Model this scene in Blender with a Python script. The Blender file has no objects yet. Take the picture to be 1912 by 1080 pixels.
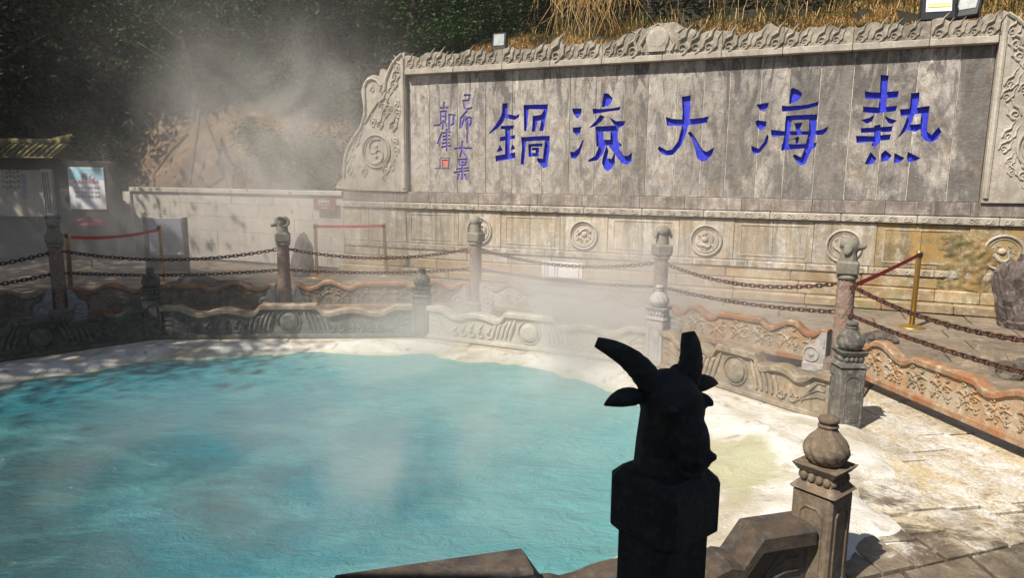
import bpy, bmesh, math, random
from math import radians as rad, sin, cos, pi
from mathutils import Vector, Matrix, noise
from mathutils.geometry import delaunay_2d_cdt
sc = bpy.context.scene
COL = sc.collection
R = random.Random(7)

# ------------------------------------------------------------------ camera
H = 1.8; PITCH = rad(9.1); ROLL = rad(0.6); FPX = 1290.0
fw = Vector((0, cos(PITCH), -sin(PITCH))); r0 = Vector((1, 0, 0)); u0 = Vector((0, sin(PITCH), cos(PITCH)))
RT = cos(ROLL)*r0 + sin(ROLL)*u0; UP = cos(ROLL)*u0 - sin(ROLL)*r0
cam = bpy.data.cameras.new('camera'); cam.sensor_width = 36; cam.lens = 36*FPX/1912; cam.clip_end = 500; cam.clip_start = .05
co = bpy.data.objects.new('camera', cam); COL.objects.link(co)
co.matrix_world = Matrix(((RT.x, UP.x, -fw.x, 0), (RT.y, UP.y, -fw.y, 0), (RT.z, UP.z, -fw.z, H), (0, 0, 0, 1)))
sc.camera = co
# ------------------------------------------------------------------ light
SUNDIR = Vector((.51, .45, -.87)).normalized()          # the way the light travels
w = bpy.data.worlds.new('World'); sc.world = w; w.use_nodes = True
nt = w.node_tree; nt.nodes.clear()
sky = nt.nodes.new('ShaderNodeTexSky'); sky.sky_type = 'NISHITA'; sky.sun_disc = False
sky.sun_elevation = math.asin(-SUNDIR.z); sky.sun_rotation = math.atan2(-SUNDIR.x, -SUNDIR.y)
bg = nt.nodes.new('ShaderNodeBackground'); bg.inputs[1].default_value = .05
wo = nt.nodes.new('ShaderNodeOutputWorld'); nt.links.new(sky.outputs[0], bg.inputs[0]); nt.links.new(bg.outputs[0], wo.inputs[0])
sl = bpy.data.lights.new('sun', 'SUN'); sl.energy = 5.0; sl.angle = rad(.53); sl.color = (1, .93, .82)
so = bpy.data.objects.new('sun', sl); COL.objects.link(so); so.rotation_euler = SUNDIR.to_track_quat('-Z', 'Y').to_euler()
sc.view_settings.view_transform = 'Standard'; sc.view_settings.look = 'None'
sc.view_settings.exposure = 0.56; sc.view_settings.gamma = 1.0; sc.view_settings.use_curve_mapping = False
sc.cycles.volume_step_rate = 1.8; sc.cycles.volume_max_steps = 64
sc.cycles.max_bounces = 6; sc.cycles.volume_bounces = 1; sc.cycles.transparent_max_bounces = 8

# ------------------------------------------------------------------ measuring helpers
def ray(x, y): return fw + RT*((x-956)/FPX) - UP*((y-540)/FPX)
def atz(x, y, z=0.0):
    d = ray(x, y); return d*((z-H)/d.z) + Vector((0, 0, H))
def aty(x, y, Y):
    d = ray(x, y); return d*(Y/d.y) + Vector((0, 0, H))
W0 = Vector((2.97, 11.0, 0)); WU = Vector((.924, -.382, 0)).normalized(); WN = Vector((-.382, -.924, 0)).normalized()
def W(s, z, out=0.0): return W0 + WU*s + WN*out + Vector((0, 0, z))
def wallpx(x, y, out=0.0):
    d = ray(x, y); o = W0 + WN*out; t = ((o-Vector((0, 0, 0))).dot(WN))/(d.x*WN.x+d.y*WN.y)
    p = d*t; return (Vector((p.x, p.y, 0))-W0).dot(WU), p.z+H
WYAW = math.atan2(WU.y, WU.x)

# ------------------------------------------------------------------ object helpers
def props(o, label=None, cat=None, group=None, kind=None):
    if label: o['label'] = label
    if cat: o['category'] = cat
    if group: o['group'] = group
    if kind: o['kind'] = kind
    return o
def empty(name, loc=(0, 0, 0), rz=0.0, label=None, cat=None, group=None):
    o = bpy.data.objects.new(name, None); o.location = loc; o.rotation_euler.z = rz; o.empty_display_size = .1
    COL.objects.link(o); return props(o, label, cat, group)
def link(name, me, parent=None, loc=None, rot=None, scale=None):
    o = bpy.data.objects.new(name, me); COL.objects.link(o)
    if parent is not None: o.parent = parent
    if loc is not None: o.location = loc
    if rot is not None: o.rotation_euler = rot
    if scale is not None: o.scale = scale
    return o
def copy_tree(o, parent=None):
    c = o.copy(); COL.objects.link(c); c.parent = parent
    for ch in list(o.children): copy_tree(ch, c)
    return c
class MB:
    def __init__(s): s.v = []; s.f = []
    def add(s, vs, fs):
        b = len(s.v); s.v += [tuple(v) for v in vs]; s.f += [tuple(i+b for i in f) for f in fs]; return s
    def mesh(s, name, mat, smooth=False):
        me = bpy.data.meshes.new(name); me.from_pydata(s.v, [], s.f)
        if mat is not None: me.materials.append(mat)
        if smooth: me.polygons.foreach_set('use_smooth', [True]*len(me.polygons))
        me.update(); return me
    def build(s, name, mat, parent=None, smooth=False, **k):
        return link(name, s.mesh(name, mat, smooth), parent, **k)
    def box(s, c, d, rz=0.0, bev=0.0, taper=1.0):
        cx, cy, cz = c; a, b, h = d[0]/2, d[1]/2, d[2]/2; ca, sa = cos(rz), sin(rz)
        def P(x, y, z): return (cx+x*ca-y*sa, cy+x*sa+y*ca, cz+z)
        if not bev:
            vs = [P(x, y, -h) for x, y in ((-a, -b), (a, -b), (a, b), (-a, b))]+[P(x*taper, y*taper, h) for x, y in ((-a, -b), (a, -b), (a, b), (-a, b))]
            return s.add(vs, [(3, 2, 1, 0), (4, 5, 6, 7), (0, 1, 5, 4), (1, 2, 6, 5), (2, 3, 7, 6), (3, 0, 4, 7)])
        e = bev
        def ring(x, y, z): 
            return [P(-x+e, -y, z), P(x-e, -y, z), P(x, -y+e, z), P(x, y-e, z), P(x-e, y, z), P(-x+e, y, z), P(-x, y-e, z), P(-x, -y+e, z)]
        def ring2(x, y, z, t):
            x -= t; y -= t
            return [P(-x+e/2, -y, z), P(x-e/2, -y, z), P(x, -y+e/2, z), P(x, y-e/2, z), P(x-e/2, y, z), P(-x+e/2, y, z), P(-x, y-e/2, z), P(-x, -y+e/2, z)]
        vs = ring2(a, b, -h, e)+ring(a, b, -h+e)+ring(a*taper, b*taper, h-e)+ring2(a*taper, b*taper, h, e)
        fs = [tuple(range(7, -1, -1)), tuple(range(24, 32))]
        for k in range(3):
            for i in range(8): j = (i+1) % 8; fs.append((k*8+i, k*8+j, k*8+8+j, k*8+8+i))
        return s.add(vs, fs)
    def prism(s, poly, f, t0, t1):
        """poly of 2D points; f(a,b,t)->3D; both caps and sides (cap triangulated)"""
        n = len(poly); r = delaunay_2d_cdt([Vector(p) for p in poly], [], [list(range(n))], 1, 1e-5)
        v2, tri = r[0], r[2]
        A = [f(p.x, p.y, t0) for p in v2]; B = [f(p.x, p.y, t1) for p in v2]; m = len(v2)
        s.add(A+B, [tuple(reversed(t)) for t in tri]+[tuple(i+m for i in t) for t in tri])
        A = [f(p[0], p[1], t0) for p in poly]; B = [f(p[0], p[1], t1) for p in poly]
        s.add(A+B, [(i, (i+1) % n, n+(i+1) % n, n+i) for i in range(n)]); return s
    def lathe(s, prof, n=24, c=(0, 0, 0), mod=None, cap=True):
        """prof [(r,z)]; mod(a,z,r)->r"""
        b = len(s.v)
        for r, z in prof:
            for i in range(n):
                a = 2*pi*i/n; q = mod(a, z, r) if mod else r
                s.v.append((c[0]+q*cos(a), c[1]+q*sin(a), c[2]+z))
        for k in range(len(prof)-1):
            for i in range(n): j = (i+1) % n; s.f.append((b+k*n+i, b+k*n+j, b+(k+1)*n+j, b+(k+1)*n+i))
        if cap: s.f.append(tuple(b+i for i in range(n-1, -1, -1))); s.f.append(tuple(b+(len(prof)-1)*n+i for i in range(n)))
        return s
    def tube(s, pts, rads, n=8, closed=False):
        pts = [Vector(p) for p in pts]; b = len(s.v); m = len(pts)
        if not hasattr(rads, '__len__'): rads = [rads]*m
        t0 = (pts[1]-pts[0]).normalized(); up = Vector((0, 0, 1)) if abs(t0.z) < .9 else Vector((1, 0, 0)); x = t0.cross(up).normalized()
        for k in range(m):
            t = (pts[(k+1) % m]-pts[k-1]) if closed else (pts[min(k+1, m-1)]-pts[max(k-1, 0)])
            t.normalize(); x = (x-t*x.dot(t)).normalized(); y = t.cross(x)
            for i in range(n): a = 2*pi*i/n; s.v.append(tuple(pts[k]+(x*cos(a)+y*sin(a))*rads[k]))
        for k in range(m if closed else m-1):
            for i in range(n): j = (i+1) % n; q = (k+1) % m; s.f.append((b+k*n+i, b+k*n+j, b+q*n+j, b+q*n+i))
        if not closed: s.f.append(tuple(b+i for i in range(n-1, -1, -1))); s.f.append(tuple(b+(m-1)*n+i for i in range(n)))
        return s
    def stroke(s, pts, f, h=.02):
        """raised carved ridge: pts (a,b,width) in a plane, f(a,b,out)->3D"""
        m = len(pts); b = len(s.v)
        for k in range(m):
            p0 = pts[max(k-1, 0)]; p1 = pts[min(k+1, m-1)]; dx, dy = p1[0]-p0[0], p1[1]-p0[1]; L = math.hypot(dx, dy) or 1; nx, ny = -dy/L, dx/L
            a, c, wd = pts[k]; hw = wd/2; hh = h*min(1, wd/(h*1.2+1e-6))
            for q, o in ((-1, -.006), (-.8, hh*.7), (0, hh), (.8, hh*.7), (1, -.006)): s.v.append(tuple(f(a+nx*hw*q, c+ny*hw*q, o)))
        for k in range(m-1):
            for i in range(4): s.f.append((b+k*5+i, b+(k+1)*5+i, b+(k+1)*5+i+1, b+k*5+i+1))
        s.f.append(tuple(b+i for i in range(5))); s.f.append(tuple(b+(m-1)*5+i for i in range(4, -1, -1))); return s
    def blob(s, c, rd, f, n=10, h=.02):
        """low dome on a plane; rd = (ra, rb) """
        b = len(s.v)
        for q, o in ((1, -.006), (.92, h*.55), (.6, h*.92)):
            for i in range(n): a = 2*pi*i/n; s.v.append(tuple(f(c[0]+rd[0]*q*cos(a), c[1]+rd[1]*q*sin(a), o)))
        s.v.append(tuple(f(c[0], c[1], h)))
        for k in range(2):
            for i in range(n): j = (i+1) % n; s.f.append((b+k*n+i, b+k*n+j, b+(k+1)*n+j, b+(k+1)*n+i))
        for i in range(n): s.f.append((b+2*n+i, b+2*n+(i+1) % n, b+3*n))
        return s

# ------------------------------------------------------------------ materials
def newmat(name):
    m = bpy.data.materials.new(name); m.use_nodes = True; t = m.node_tree
    return m, t, t.nodes['Principled BSDF']
def N(t, ty, **k):
    n = t.nodes.new(ty)
    for a, b in k.items(): setattr(n, a, b)
    return n
def ramp(t, src, stops):
    r = N(t, 'ShaderNodeValToRGB'); e = r.color_ramp.elements
    while len(e) < len(stops): e.new(.5)
    for i, (p, c) in enumerate(stops):
        e[i].position = p; e[i].color = (c, c, c, 1) if not hasattr(c, '__len__') else (*c, 1)
    t.links.new(src, r.inputs[0]); return r.outputs[0]
def coords(t, scale=(1, 1, 1), rz=0.0, world=True):
    g = N(t, 'ShaderNodeNewGeometry') if world else N(t, 'ShaderNodeTexCoord')
    mp = N(t, 'ShaderNodeMapping'); mp.inputs['Scale'].default_value = scale; mp.inputs['Rotation'].default_value = (0, 0, rz)
    t.links.new(g.outputs['Position' if world else 'Object'], mp.inputs[0]); return mp.outputs[0]
def noi(t, vec, scale, detail=5, rough=.6, dist=0.0):
    n = N(t, 'ShaderNodeTexNoise'); n.inputs['Scale'].default_value = scale; n.inputs['Detail'].default_value = detail
    n.inputs['Roughness'].default_value = rough; n.inputs['Distortion'].default_value = dist
    t.links.new(vec, n.inputs['Vector']); return n.outputs[0]
def mix(t, fac, a, b, mode='MIX'):
    m = N(t, 'ShaderNodeMix', data_type='RGBA', blend_type=mode)
    for s_, v in ((m.inputs[0], fac), (m.inputs[6], a), (m.inputs[7], b)):
        if isinstance(v, bpy.types.NodeSocket): t.links.new(v, s_)
        elif hasattr(v, '__len__'): s_.default_value = (*v[:3], 1)
        else: s_.default_value = v if s_ is m.inputs[0] else (v, v, v, 1)
    return m.outputs[2]
def math_(t, op, a, b=0.0, clamp=False):
    m = N(t, 'ShaderNodeMath', operation=op); m.use_clamp = clamp
    for i, v in enumerate((a, b)):
        if isinstance(v, bpy.types.NodeSocket): t.links.new(v, m.inputs[i])
        else: m.inputs[i].default_value = v
    return m.outputs[0]
def bump(t, bs, h, strength=.5, dist=.01):
    b = N(t, 'ShaderNodeBump'); b.inputs['Strength'].default_value = strength; b.inputs['Distance'].default_value = dist
    t.links.new(h, b.inputs['Height']); t.links.new(b.outputs[0], bs.inputs['Normal'])
def stone(name, base, dark, light, streak=0.0, rust=None, rustamt=.5, moss=None, mossamt=.5, sc_=1.0, bmp=.5, rough=.85, objvar=.15, white=0.0, ridge=0.0):
    m, t, bs = newmat(name)
    v = coords(t, rz=-WYAW)
    n1 = noi(t, v, 1.6*sc_, 6, .62, .4); n2 = noi(t, v, 7*sc_, 6, .65); n3 = noi(t, v, 55*sc_, 4, .7)
    c = mix(t, ramp(t, n1, [(.36, 0), (.64, 1)]), dark, base)
    c = mix(t, ramp(t, n2, [(.48, 0), (.72, 1)]), c, light)
    if ridge:      # veins and scratches
        rd = noi(t, coords(t, (1, 1, .6), rz=-WYAW), 3.3*sc_, 8, .7, 1.5)
        k = math_(t, 'ABSOLUTE', math_(t, 'SUBTRACT', rd, .5)); k = ramp(t, k, [(0, 1), (.022, 0)])
        c = mix(t, math_(t, 'MULTIPLY', k, ridge), c, [x*.45 for x in dark])
    if streak:
        vs = coords(t, (3.2, 3.2, .28), rz=-WYAW); s1 = noi(t, vs, 2.6, 7, .68, .3)
        c = mix(t, math_(t, 'MULTIPLY', ramp(t, s1, [(.46, 0), (.66, 1)]), streak), c, [x*.38 for x in dark])
        vs2 = coords(t, (5, 5, .3), rz=-WYAW+.02); s2 = noi(t, vs2, 3.1, 6, .7, .2)
        c = mix(t, math_(t, 'MULTIPLY', ramp(t, s2, [(.58, 0), (.72, 1)]), max(white, .25*streak)), c, (.62, .58, .52))
    if moss:
        mm = noi(t, v, 2.1*sc_, 7, .7, .8); c = mix(t, math_(t, 'MULTIPLY', ramp(t, mm, [(.52, 0), (.62, 1)]), mossamt), c, moss)
    if rust:
        rr = noi(t, coords(t, (1, 1, .55), rz=-WYAW), 2.4*sc_, 7, .7, .9)
        c = mix(t, math_(t, 'MULTIPLY', ramp(t, rr, [(.42, 0), (.58, 1)]), rustamt), c, rust)
        c = mix(t, math_(t, 'MULTIPLY', ramp(t, noi(t, v, 9*sc_, 5, .7), [(.6, 0), (.72, 1)]), rustamt*.6), c, [x*.4 for x in rust])
    c = mix(t, math_(t, 'MULTIPLY', ramp(t, n3, [(.35, 1), (.6, 0)]), .45), c, [x*.5 for x in dark])
    oi = N(t, 'ShaderNodeObjectInfo')
    hv = N(t, 'ShaderNodeHueSaturation'); t.links.new(c, hv.inputs['Color'])
    t.links.new(math_(t, 'ADD', math_(t, 'MULTIPLY', oi.outputs['Random'], objvar*2), 1-objvar), hv.inputs['Value'])
    t.links.new(hv.outputs[0], bs.inputs['Base Color']); bs.inputs['Roughness'].default_value = rough
    bs.inputs['Specular IOR Level'].default_value = .3
    h = math_(t, 'ADD', math_(t, 'MULTIPLY', n3, .45), n2)
    bump(t, bs, h, bmp, .012); return m
def plain(name, col, rough=.5, metal=0.0, var=.2, sc_=20, bmp=0.0, spec=.4):
    m, t, bs = newmat(name); n = noi(t, coords(t), sc_, 5, .65)
    c = mix(t, ramp(t, n, [(.3, 0), (.7, 1)]), [x*(1-var) for x in col], [min(1, x*(1+var)) for x in col])
    t.links.new(c, bs.inputs['Base Color']); bs.inputs['Roughness'].default_value = rough; bs.inputs['Metallic'].default_value = metal
    bs.inputs['Specular IOR Level'].default_value = spec
    if bmp: bump(t, bs, n, bmp, .01)
    return m
M = {}
M['slab'] = stone('slab_stone', (.46, .40, .35), (.2, .18, .165), (.58, .51, .45), streak=.55, white=.3, sc_=.7, ridge=.8, rust=(.3, .2, .1), rustamt=.25, objvar=.22)
m, t, bs = newmat('inscription_slab_stone')
oi = N(t, 'ShaderNodeObjectInfo'); ofs = N(t, 'ShaderNodeCombineXYZ'); t.links.new(math_(t, 'MULTIPLY', oi.outputs['Random'], 9.0), ofs.inputs[2])
def co2(sc3):
    v = coords(t, sc3, rz=-WYAW); a = N(t, 'ShaderNodeVectorMath', operation='ADD'); t.links.new(v, a.inputs[0]); t.links.new(ofs.outputs[0], a.inputs[1]); return a.outputs[0]
g = N(t, 'ShaderNodeNewGeometry'); sx = N(t, 'ShaderNodeSeparateXYZ'); t.links.new(g.outputs['Position'], sx.inputs[0])
zt = ramp(t, math_(t, 'MULTIPLY', math_(t, 'SUBTRACT', sx.outputs['Z'], 1.5), .47), [(0, .45), (.5, .55), (1, 1)])
xr = ramp(t, math_(t, 'MULTIPLY', math_(t, 'ADD', sx.outputs['X'], 2.5), .11), [(0, 0), (.55, .3), (.85, 1)])
va = co2((1, 1, .85)); n1 = noi(t, va, 2.0, 8, .7, 1.6); n2 = noi(t, co2((1.3, 1.3, .8)), 5, 7, .7, .8); n3 = noi(t, coords(t), 60, 4, .7)
c = mix(t, ramp(t, n1, [(.36, 0), (.6, 1)]), (.33, .30, .275), (.50, .455, .40))
c = mix(t, ramp(t, n2, [(.48, 0), (.64, .8)]), c, (.2, .18, .175))
st1 = noi(t, co2((2.6, 2.6, .6)), 1.7, 8, .7, 1.4)
c = mix(t, math_(t, 'MULTIPLY', ramp(t, st1, [(.50, 0), (.57, 1)]), math_(t, 'MULTIPLY', zt, .92)), c, (.06, .056, .06))
bl = noi(t, co2((1, 1, .6)), 1.1, 7, .7, .6)
c = mix(t, math_(t, 'MULTIPLY', ramp(t, bl, [(.45, 0), (.54, 1)]), math_(t, 'MULTIPLY', xr, .85)), c, (.08, .074, .07))
c = mix(t, ramp(t, noi(t, co2((1, 1, .7)), 2.6, 7, .7, 1.6), [(.57, 0), (.64, .65)]), c, (.27, .18, .1))
c = mix(t, ramp(t, noi(t, co2((4, 4, .35)), 2.4, 6, .7, .3), [(.62, 0), (.7, .7)]), c, (.66, .63, .59))
rd = noi(t, co2((1, 1, .5)), 2.2, 9, .7, 2.0); k = ramp(t, math_(t, 'ABSOLUTE', math_(t, 'SUBTRACT', rd, .5)), [(0, .6), (.01, 0)]); c = mix(t, k, c, (.1, .09, .08))
sc2 = noi(t, co2((.5, .5, 1.6)), 3.4, 9, .75, 2.4); c = mix(t, ramp(t, math_(t, 'ABSOLUTE', math_(t, 'SUBTRACT', sc2, .52)), [(0, .22), (.015, 0)]), c, (.6, .56, .5))
sp = noi(t, co2((1, 1, 1)), 9, 7, .75, .4); c = mix(t, ramp(t, sp, [(.54, 0), (.62, .55)]), c, (.17, .155, .145))
c = mix(t, math_(t, 'MULTIPLY', ramp(t, n3, [(.35, 1), (.6, 0)]), .4), c, (.16, .14, .12))
hv = N(t, 'ShaderNodeHueSaturation'); t.links.new(c, hv.inputs['Color']); t.links.new(math_(t, 'ADD', math_(t, 'MULTIPLY', oi.outputs['Random'], .4), .76), hv.inputs['Value']); t.links.new(hv.outputs[0], bs.inputs['Base Color'])
bs.inputs['Roughness'].default_value = .8; bump(t, bs, math_(t, 'ADD', math_(t, 'ADD', n2, sp), math_(t, 'MULTIPLY', n3, .5)), .8, .015); M['slab'] = m
M['wing'] = stone('wing_stone', (.5, .45, .38), (.34, .3, .25), (.58, .53, .45), streak=.3, objvar=.08)
M['coping'] = stone('coping_stone', (.40, .35, .28), (.2, .175, .14), (.55, .49, .41), streak=.25, objvar=.14, sc_=1.6)
M['lower'] = stone('lower_wall_stone', (.58, .53, .45), (.32, .29, .24), (.74, .70, .63), streak=.8, white=.9, ridge=.5, rust=(.42, .27, .11), rustamt=.4, objvar=.1)
M['lowerstain'] = stone('ochre_stained_stone', (.5, .42, .28), (.22, .17, .1), (.68, .6, .46), streak=.8, white=.6, rust=(.44, .27, .08), rustamt=.85, moss=(.24, .2, .06), mossamt=.5, sc_=1.1, ridge=.5)
M['lowerleft'] = stone('smooth_wall_stone', (.55, .5, .42), (.42, .38, .32), (.62, .57, .49), streak=.3, objvar=.06)
M['ledge'] = stone('ledge_stone', (.36, .3, .26), (.2, .17, .15), (.5, .44, .4), streak=.6, white=.8, objvar=.2)
M['plinth'] = stone('mineral_crusted_stone', (.46, .38, .24), (.22, .17, .12), (.62, .56, .44), rust=(.36, .2, .07), rustamt=.65, moss=(.26, .25, .06), mossamt=.5, sc_=1.6, bmp=.9)
M['crustwall'] = stone('mossy_mineral_crust', (.34, .25, .12), (.12, .095, .05), (.5, .42, .28), rust=(.3, .17, .05), rustamt=.6, moss=(.10, .12, .045), mossamt=.8, sc_=2.2, bmp=1.0)
M['rail'] = stone('rail_stone', (.3, .25, .18), (.15, .13, .1), (.44, .38, .3), streak=.4, rust=(.36, .22, .11), rustamt=.35, sc_=2)
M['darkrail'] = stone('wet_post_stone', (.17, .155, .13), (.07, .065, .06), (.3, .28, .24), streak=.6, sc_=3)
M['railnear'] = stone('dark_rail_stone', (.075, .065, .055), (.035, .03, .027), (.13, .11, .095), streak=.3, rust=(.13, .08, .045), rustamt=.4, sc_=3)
M['railshade'] = stone('shade_darkened_stone', (.10, .10, .085), (.04, .04, .035), (.17, .16, .13), sc_=3, bmp=.6)  # near black: shade of the left bank put into the stone colour
M['railrust'] = stone('rust_stained_stone', (.36, .25, .15), (.2, .12, .07), (.5, .4, .28), streak=.3, rust=(.3, .11, .04), rustamt=.85, sc_=1.8)
M['drum'] = stone('grey_drum_stone', (.4, .38, .36), (.28, .26, .25), (.5, .48, .46), sc_=2, objvar=.04)
M['post'] = stone('post_stone', (.27, .235, .19), (.13, .115, .095), (.38, .34, .27), sc_=3, streak=.4, rust=(.3, .17, .1), rustamt=.3)
M['postnear'] = stone('brown_post_stone', (.2, .155, .11), (.1, .08, .06), (.3, .25, .19), sc_=3, streak=.4, rust=(.24, .15, .09), rustamt=.3)
M['railface'] = stone('rust_patched_stone', (.42, .36, .27), (.3, .23, .15), (.56, .52, .45), streak=.3, rust=(.38, .19, .06), rustamt=.6, sc_=2.2)
M['shaft'] = stone('scaled_shaft_stone', (.26, .2, .16), (.12, .1, .085), (.36, .31, .25), sc_=3, rust=(.3, .12, .07), rustamt=.45)
M['head'] = stone('head_stone', (.25, .23, .185), (.16, .15, .12), (.32, .29, .24), sc_=4, bmp=.25, objvar=.1)
M['ox'] = stone('shaded_ox_stone', (.04, .044, .045), (.022, .024, .025), (.065, .066, .062), sc_=5, bmp=.8, objvar=0, rough=.7)  # the ox's shade is put into this near black colour
M['paving'] = stone('paving_stone', (.24, .2, .15), (.12, .1, .08), (.36, .31, .25), sc_=1.5, rust=(.3, .2, .1), rustamt=.35, white=.5, objvar=.16, rough=.7, ridge=.3)
M['white_slab'] = stone('mineral_white_slab', (.6, .57, .5), (.42, .36, .27), (.7, .68, .65), sc_=1.6, rust=(.48, .36, .16), rustamt=.5, objvar=.08, ridge=.6)
m, t, bs = newmat('walkway_stone'); v = coords(t)
def grab(mm):
    return mm
g = N(t, 'ShaderNodeNewGeometry'); sx = N(t, 'ShaderNodeSeparateXYZ'); t.links.new(g.outputs['Position'], sx.inputs[0])
n1 = noi(t, v, 1.2, 8, .68, .8); n2 = noi(t, v, 5, 8, .7, .6); n3 = noi(t, v, 45, 4, .7); n4 = noi(t, coords(t, (1, .35, 1), rz=.2), 2.4, 7, .7, .5)
br = mix(t, ramp(t, n2, [(.4, 0), (.62, 1)]), (.10, .078, .055), (.25, .2, .14)); br = mix(t, ramp(t, n1, [(.52, 0), (.62, .6)]), br, (.2, .15, .08))
wh = mix(t, ramp(t, n2, [(.38, 0), (.6, 1)]), (.46, .40, .3), (.66, .63, .58)); wh = mix(t, ramp(t, n4, [(.5, 0), (.62, .65)]), wh, (.5, .38, .18)); wh = mix(t, ramp(t, n1, [(.57, 0), (.66, .6)]), wh, (.22, .16, .11))
k = math_(t, 'ADD', math_(t, 'MULTIPLY', math_(t, 'SUBTRACT', sx.outputs['Y'], 3.95), .9), math_(t, 'MULTIPLY', math_(t, 'SUBTRACT', n1, .5), 5.0))
k = math_(t, 'ADD', k, math_(t, 'MULTIPLY', math_(t, 'SUBTRACT', n2, .5), 2.0))
c = mix(t, ramp(t, math_(t, 'ADD', k, .5), [(.3, 0), (.7, 1)]), br, wh)
c = mix(t, ramp(t, noi(t, v, 3.2, 9, .75, .5), [(.57, 0), (.62, .7)]), c, (.58, .53, .45))
rd = noi(t, v, 3.0, 9, .7, 1.5); c = mix(t, ramp(t, math_(t, 'ABSOLUTE', math_(t, 'SUBTRACT', rd, .5)), [(0, .8), (.012, 0)]), c, (.06, .045, .03))
c = mix(t, math_(t, 'MULTIPLY', ramp(t, n3, [(.38, 1), (.55, 0)]), .4), c, (.1, .08, .06))
oi = N(t, 'ShaderNodeObjectInfo'); hv = N(t, 'ShaderNodeHueSaturation'); t.links.new(c, hv.inputs['Color']); t.links.new(math_(t, 'ADD', math_(t, 'MULTIPLY', oi.outputs['Random'], .3), .82), hv.inputs['Value']); t.links.new(hv.outputs[0], bs.inputs['Base Color'])
bs.inputs['Roughness'].default_value = .65; bump(t, bs, math_(t, 'ADD', math_(t, 'MULTIPLY', n3, .4), n2), .7, .02); M['walk'] = m
M['ground'] = stone('joint_dirt', (.07, .05, .035), (.04, .03, .02), (.14, .11, .08), sc_=3)
M['rock'] = stone('purple_grey_rock', (.16, .125, .115), (.08, .065, .06), (.24, .2, .185), sc_=2, bmp=.9, ridge=.8)
M['darkrock'] = stone('dark_rock', (.12, .1, .08), (.06, .05, .04), (.2, .17, .14), sc_=2, bmp=.9)
M['mortar'] = plain('pale_mortar', (.5, .46, .4), .9, var=.4, sc_=8)
M['blue'] = None
m, t, bs = newmat('blue_paint'); v = coords(t); n = noi(t, v, 9, 6, .7)
c = mix(t, ramp(t, n, [(.3, 0), (.7, 1)]), (.006, .012, .40), (.02, .035, .58)); c = mix(t, ramp(t, noi(t, coords(t, (3, 3, .7)), 5, 7, .72), [(.5, 0), (.66, .55)]), c, (.07, .085, .5)); c = mix(t, ramp(t, noi(t, v, 14, 6, .75), [(.54, 0), (.66, .6)]), c, (.006, .008, .2)); c = mix(t, ramp(t, noi(t, v, 40, 4, .7), [(.56, 0), (.7, .7)]), c, (.14, .17, .62))
t.links.new(c, bs.inputs['Base Color']); bs.inputs['Roughness'].default_value = .7; bump(t, bs, n, .3, .01); M['blue'] = m
M['palepurple'] = plain('faded_violet_paint', (.13, .1, .36), .8, var=.35, sc_=25)
M['red'] = plain('faded_red_paint', (.55, .16, .12), .8, var=.35)
M['brass'] = plain('brass', (.45, .30, .09), .42, .8, var=.15)
M['belt'] = plain('red_belt', (.5, .02, .03), .7)
M['chain'] = stone('rusty_iron', (.09, .035, .022), (.03, .02, .018), (.19, .07, .035), sc_=5, bmp=.5, rough=.6)
M['chainshade'] = plain('shaded_iron', (.018, .02, .02), .55, .3, bmp=.3)  # darker copy of the chain iron, left-side shade put into its colour
M['black'] = plain('black_metal', (.02, .021, .024), .5)
M['white'] = plain('white_panel', (.75, .74, .72), .6, var=.05)
M['lens'] = plain('lamp_glass', (.4, .43, .42), .12, var=.2, sc_=14)
M['yellow'] = plain('yellow_led', (.75, .75, .3), .4)
M['signbrown'] = plain('maroon_sign', (.2, .08, .07), .5)
M['timber'] = plain('dark_timber', (.05, .04, .03), .7, bmp=.3)
M['tile'] = stone('glazed_roof_tile', (.22, .18, .07), (.09, .08, .03), (.32, .28, .14), sc_=4)
M['poster_blue'] = plain('poster_sky', (.35, .6, .7), .4, var=.25, sc_=3)
M['poster'] = plain('poster_paper', (.8, .8, .82), .4, var=.06)
M['trunk'] = stone('bark', (.12, .085, .06), (.05, .04, .03), (.2, .14, .1), sc_=4, bmp=1)
M['earth'] = stone('earth_cliff', (.24, .155, .085), (.08, .05, .03), (.36, .25, .15), sc_=1.1, rust=(.14, .07, .035), rustamt=.6, bmp=1.0, ridge=.6)
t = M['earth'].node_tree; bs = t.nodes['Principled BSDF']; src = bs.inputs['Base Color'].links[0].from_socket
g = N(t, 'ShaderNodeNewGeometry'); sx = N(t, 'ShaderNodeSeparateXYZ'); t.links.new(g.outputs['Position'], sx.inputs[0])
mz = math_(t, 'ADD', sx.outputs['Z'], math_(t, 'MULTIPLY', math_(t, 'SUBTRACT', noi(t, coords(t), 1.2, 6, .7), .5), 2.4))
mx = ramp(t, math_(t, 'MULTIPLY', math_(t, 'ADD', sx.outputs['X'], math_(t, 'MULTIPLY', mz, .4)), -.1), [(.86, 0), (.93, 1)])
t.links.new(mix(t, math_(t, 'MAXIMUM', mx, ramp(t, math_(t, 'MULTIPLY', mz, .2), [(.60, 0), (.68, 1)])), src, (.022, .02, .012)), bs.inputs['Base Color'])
M['redcloth'] = plain('red_cloth', (.25, .04, .05), .8)
def leafmat(name, a, b):
    m, t, bs = newmat(name); n = noi(t, coords(t), 1.3, 3, .6); n2 = noi(t, coords(t), 14, 2, .6)
    c = mix(t, ramp(t, n, [(.35, 0), (.65, 1)]), a, b); c = mix(t, ramp(t, n2, [(.5, 0), (.7, .5)]), c, [x*1.7 for x in b])
    t.links.new(c, bs.inputs['Base Color']); bs.inputs['Roughness'].default_value = .65; bs.inputs['Specular IOR Level'].default_value = .12; return m
M['leaf'] = leafmat('leaf_green', (.015, .04, .01), (.04, .085, .02))
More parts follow.
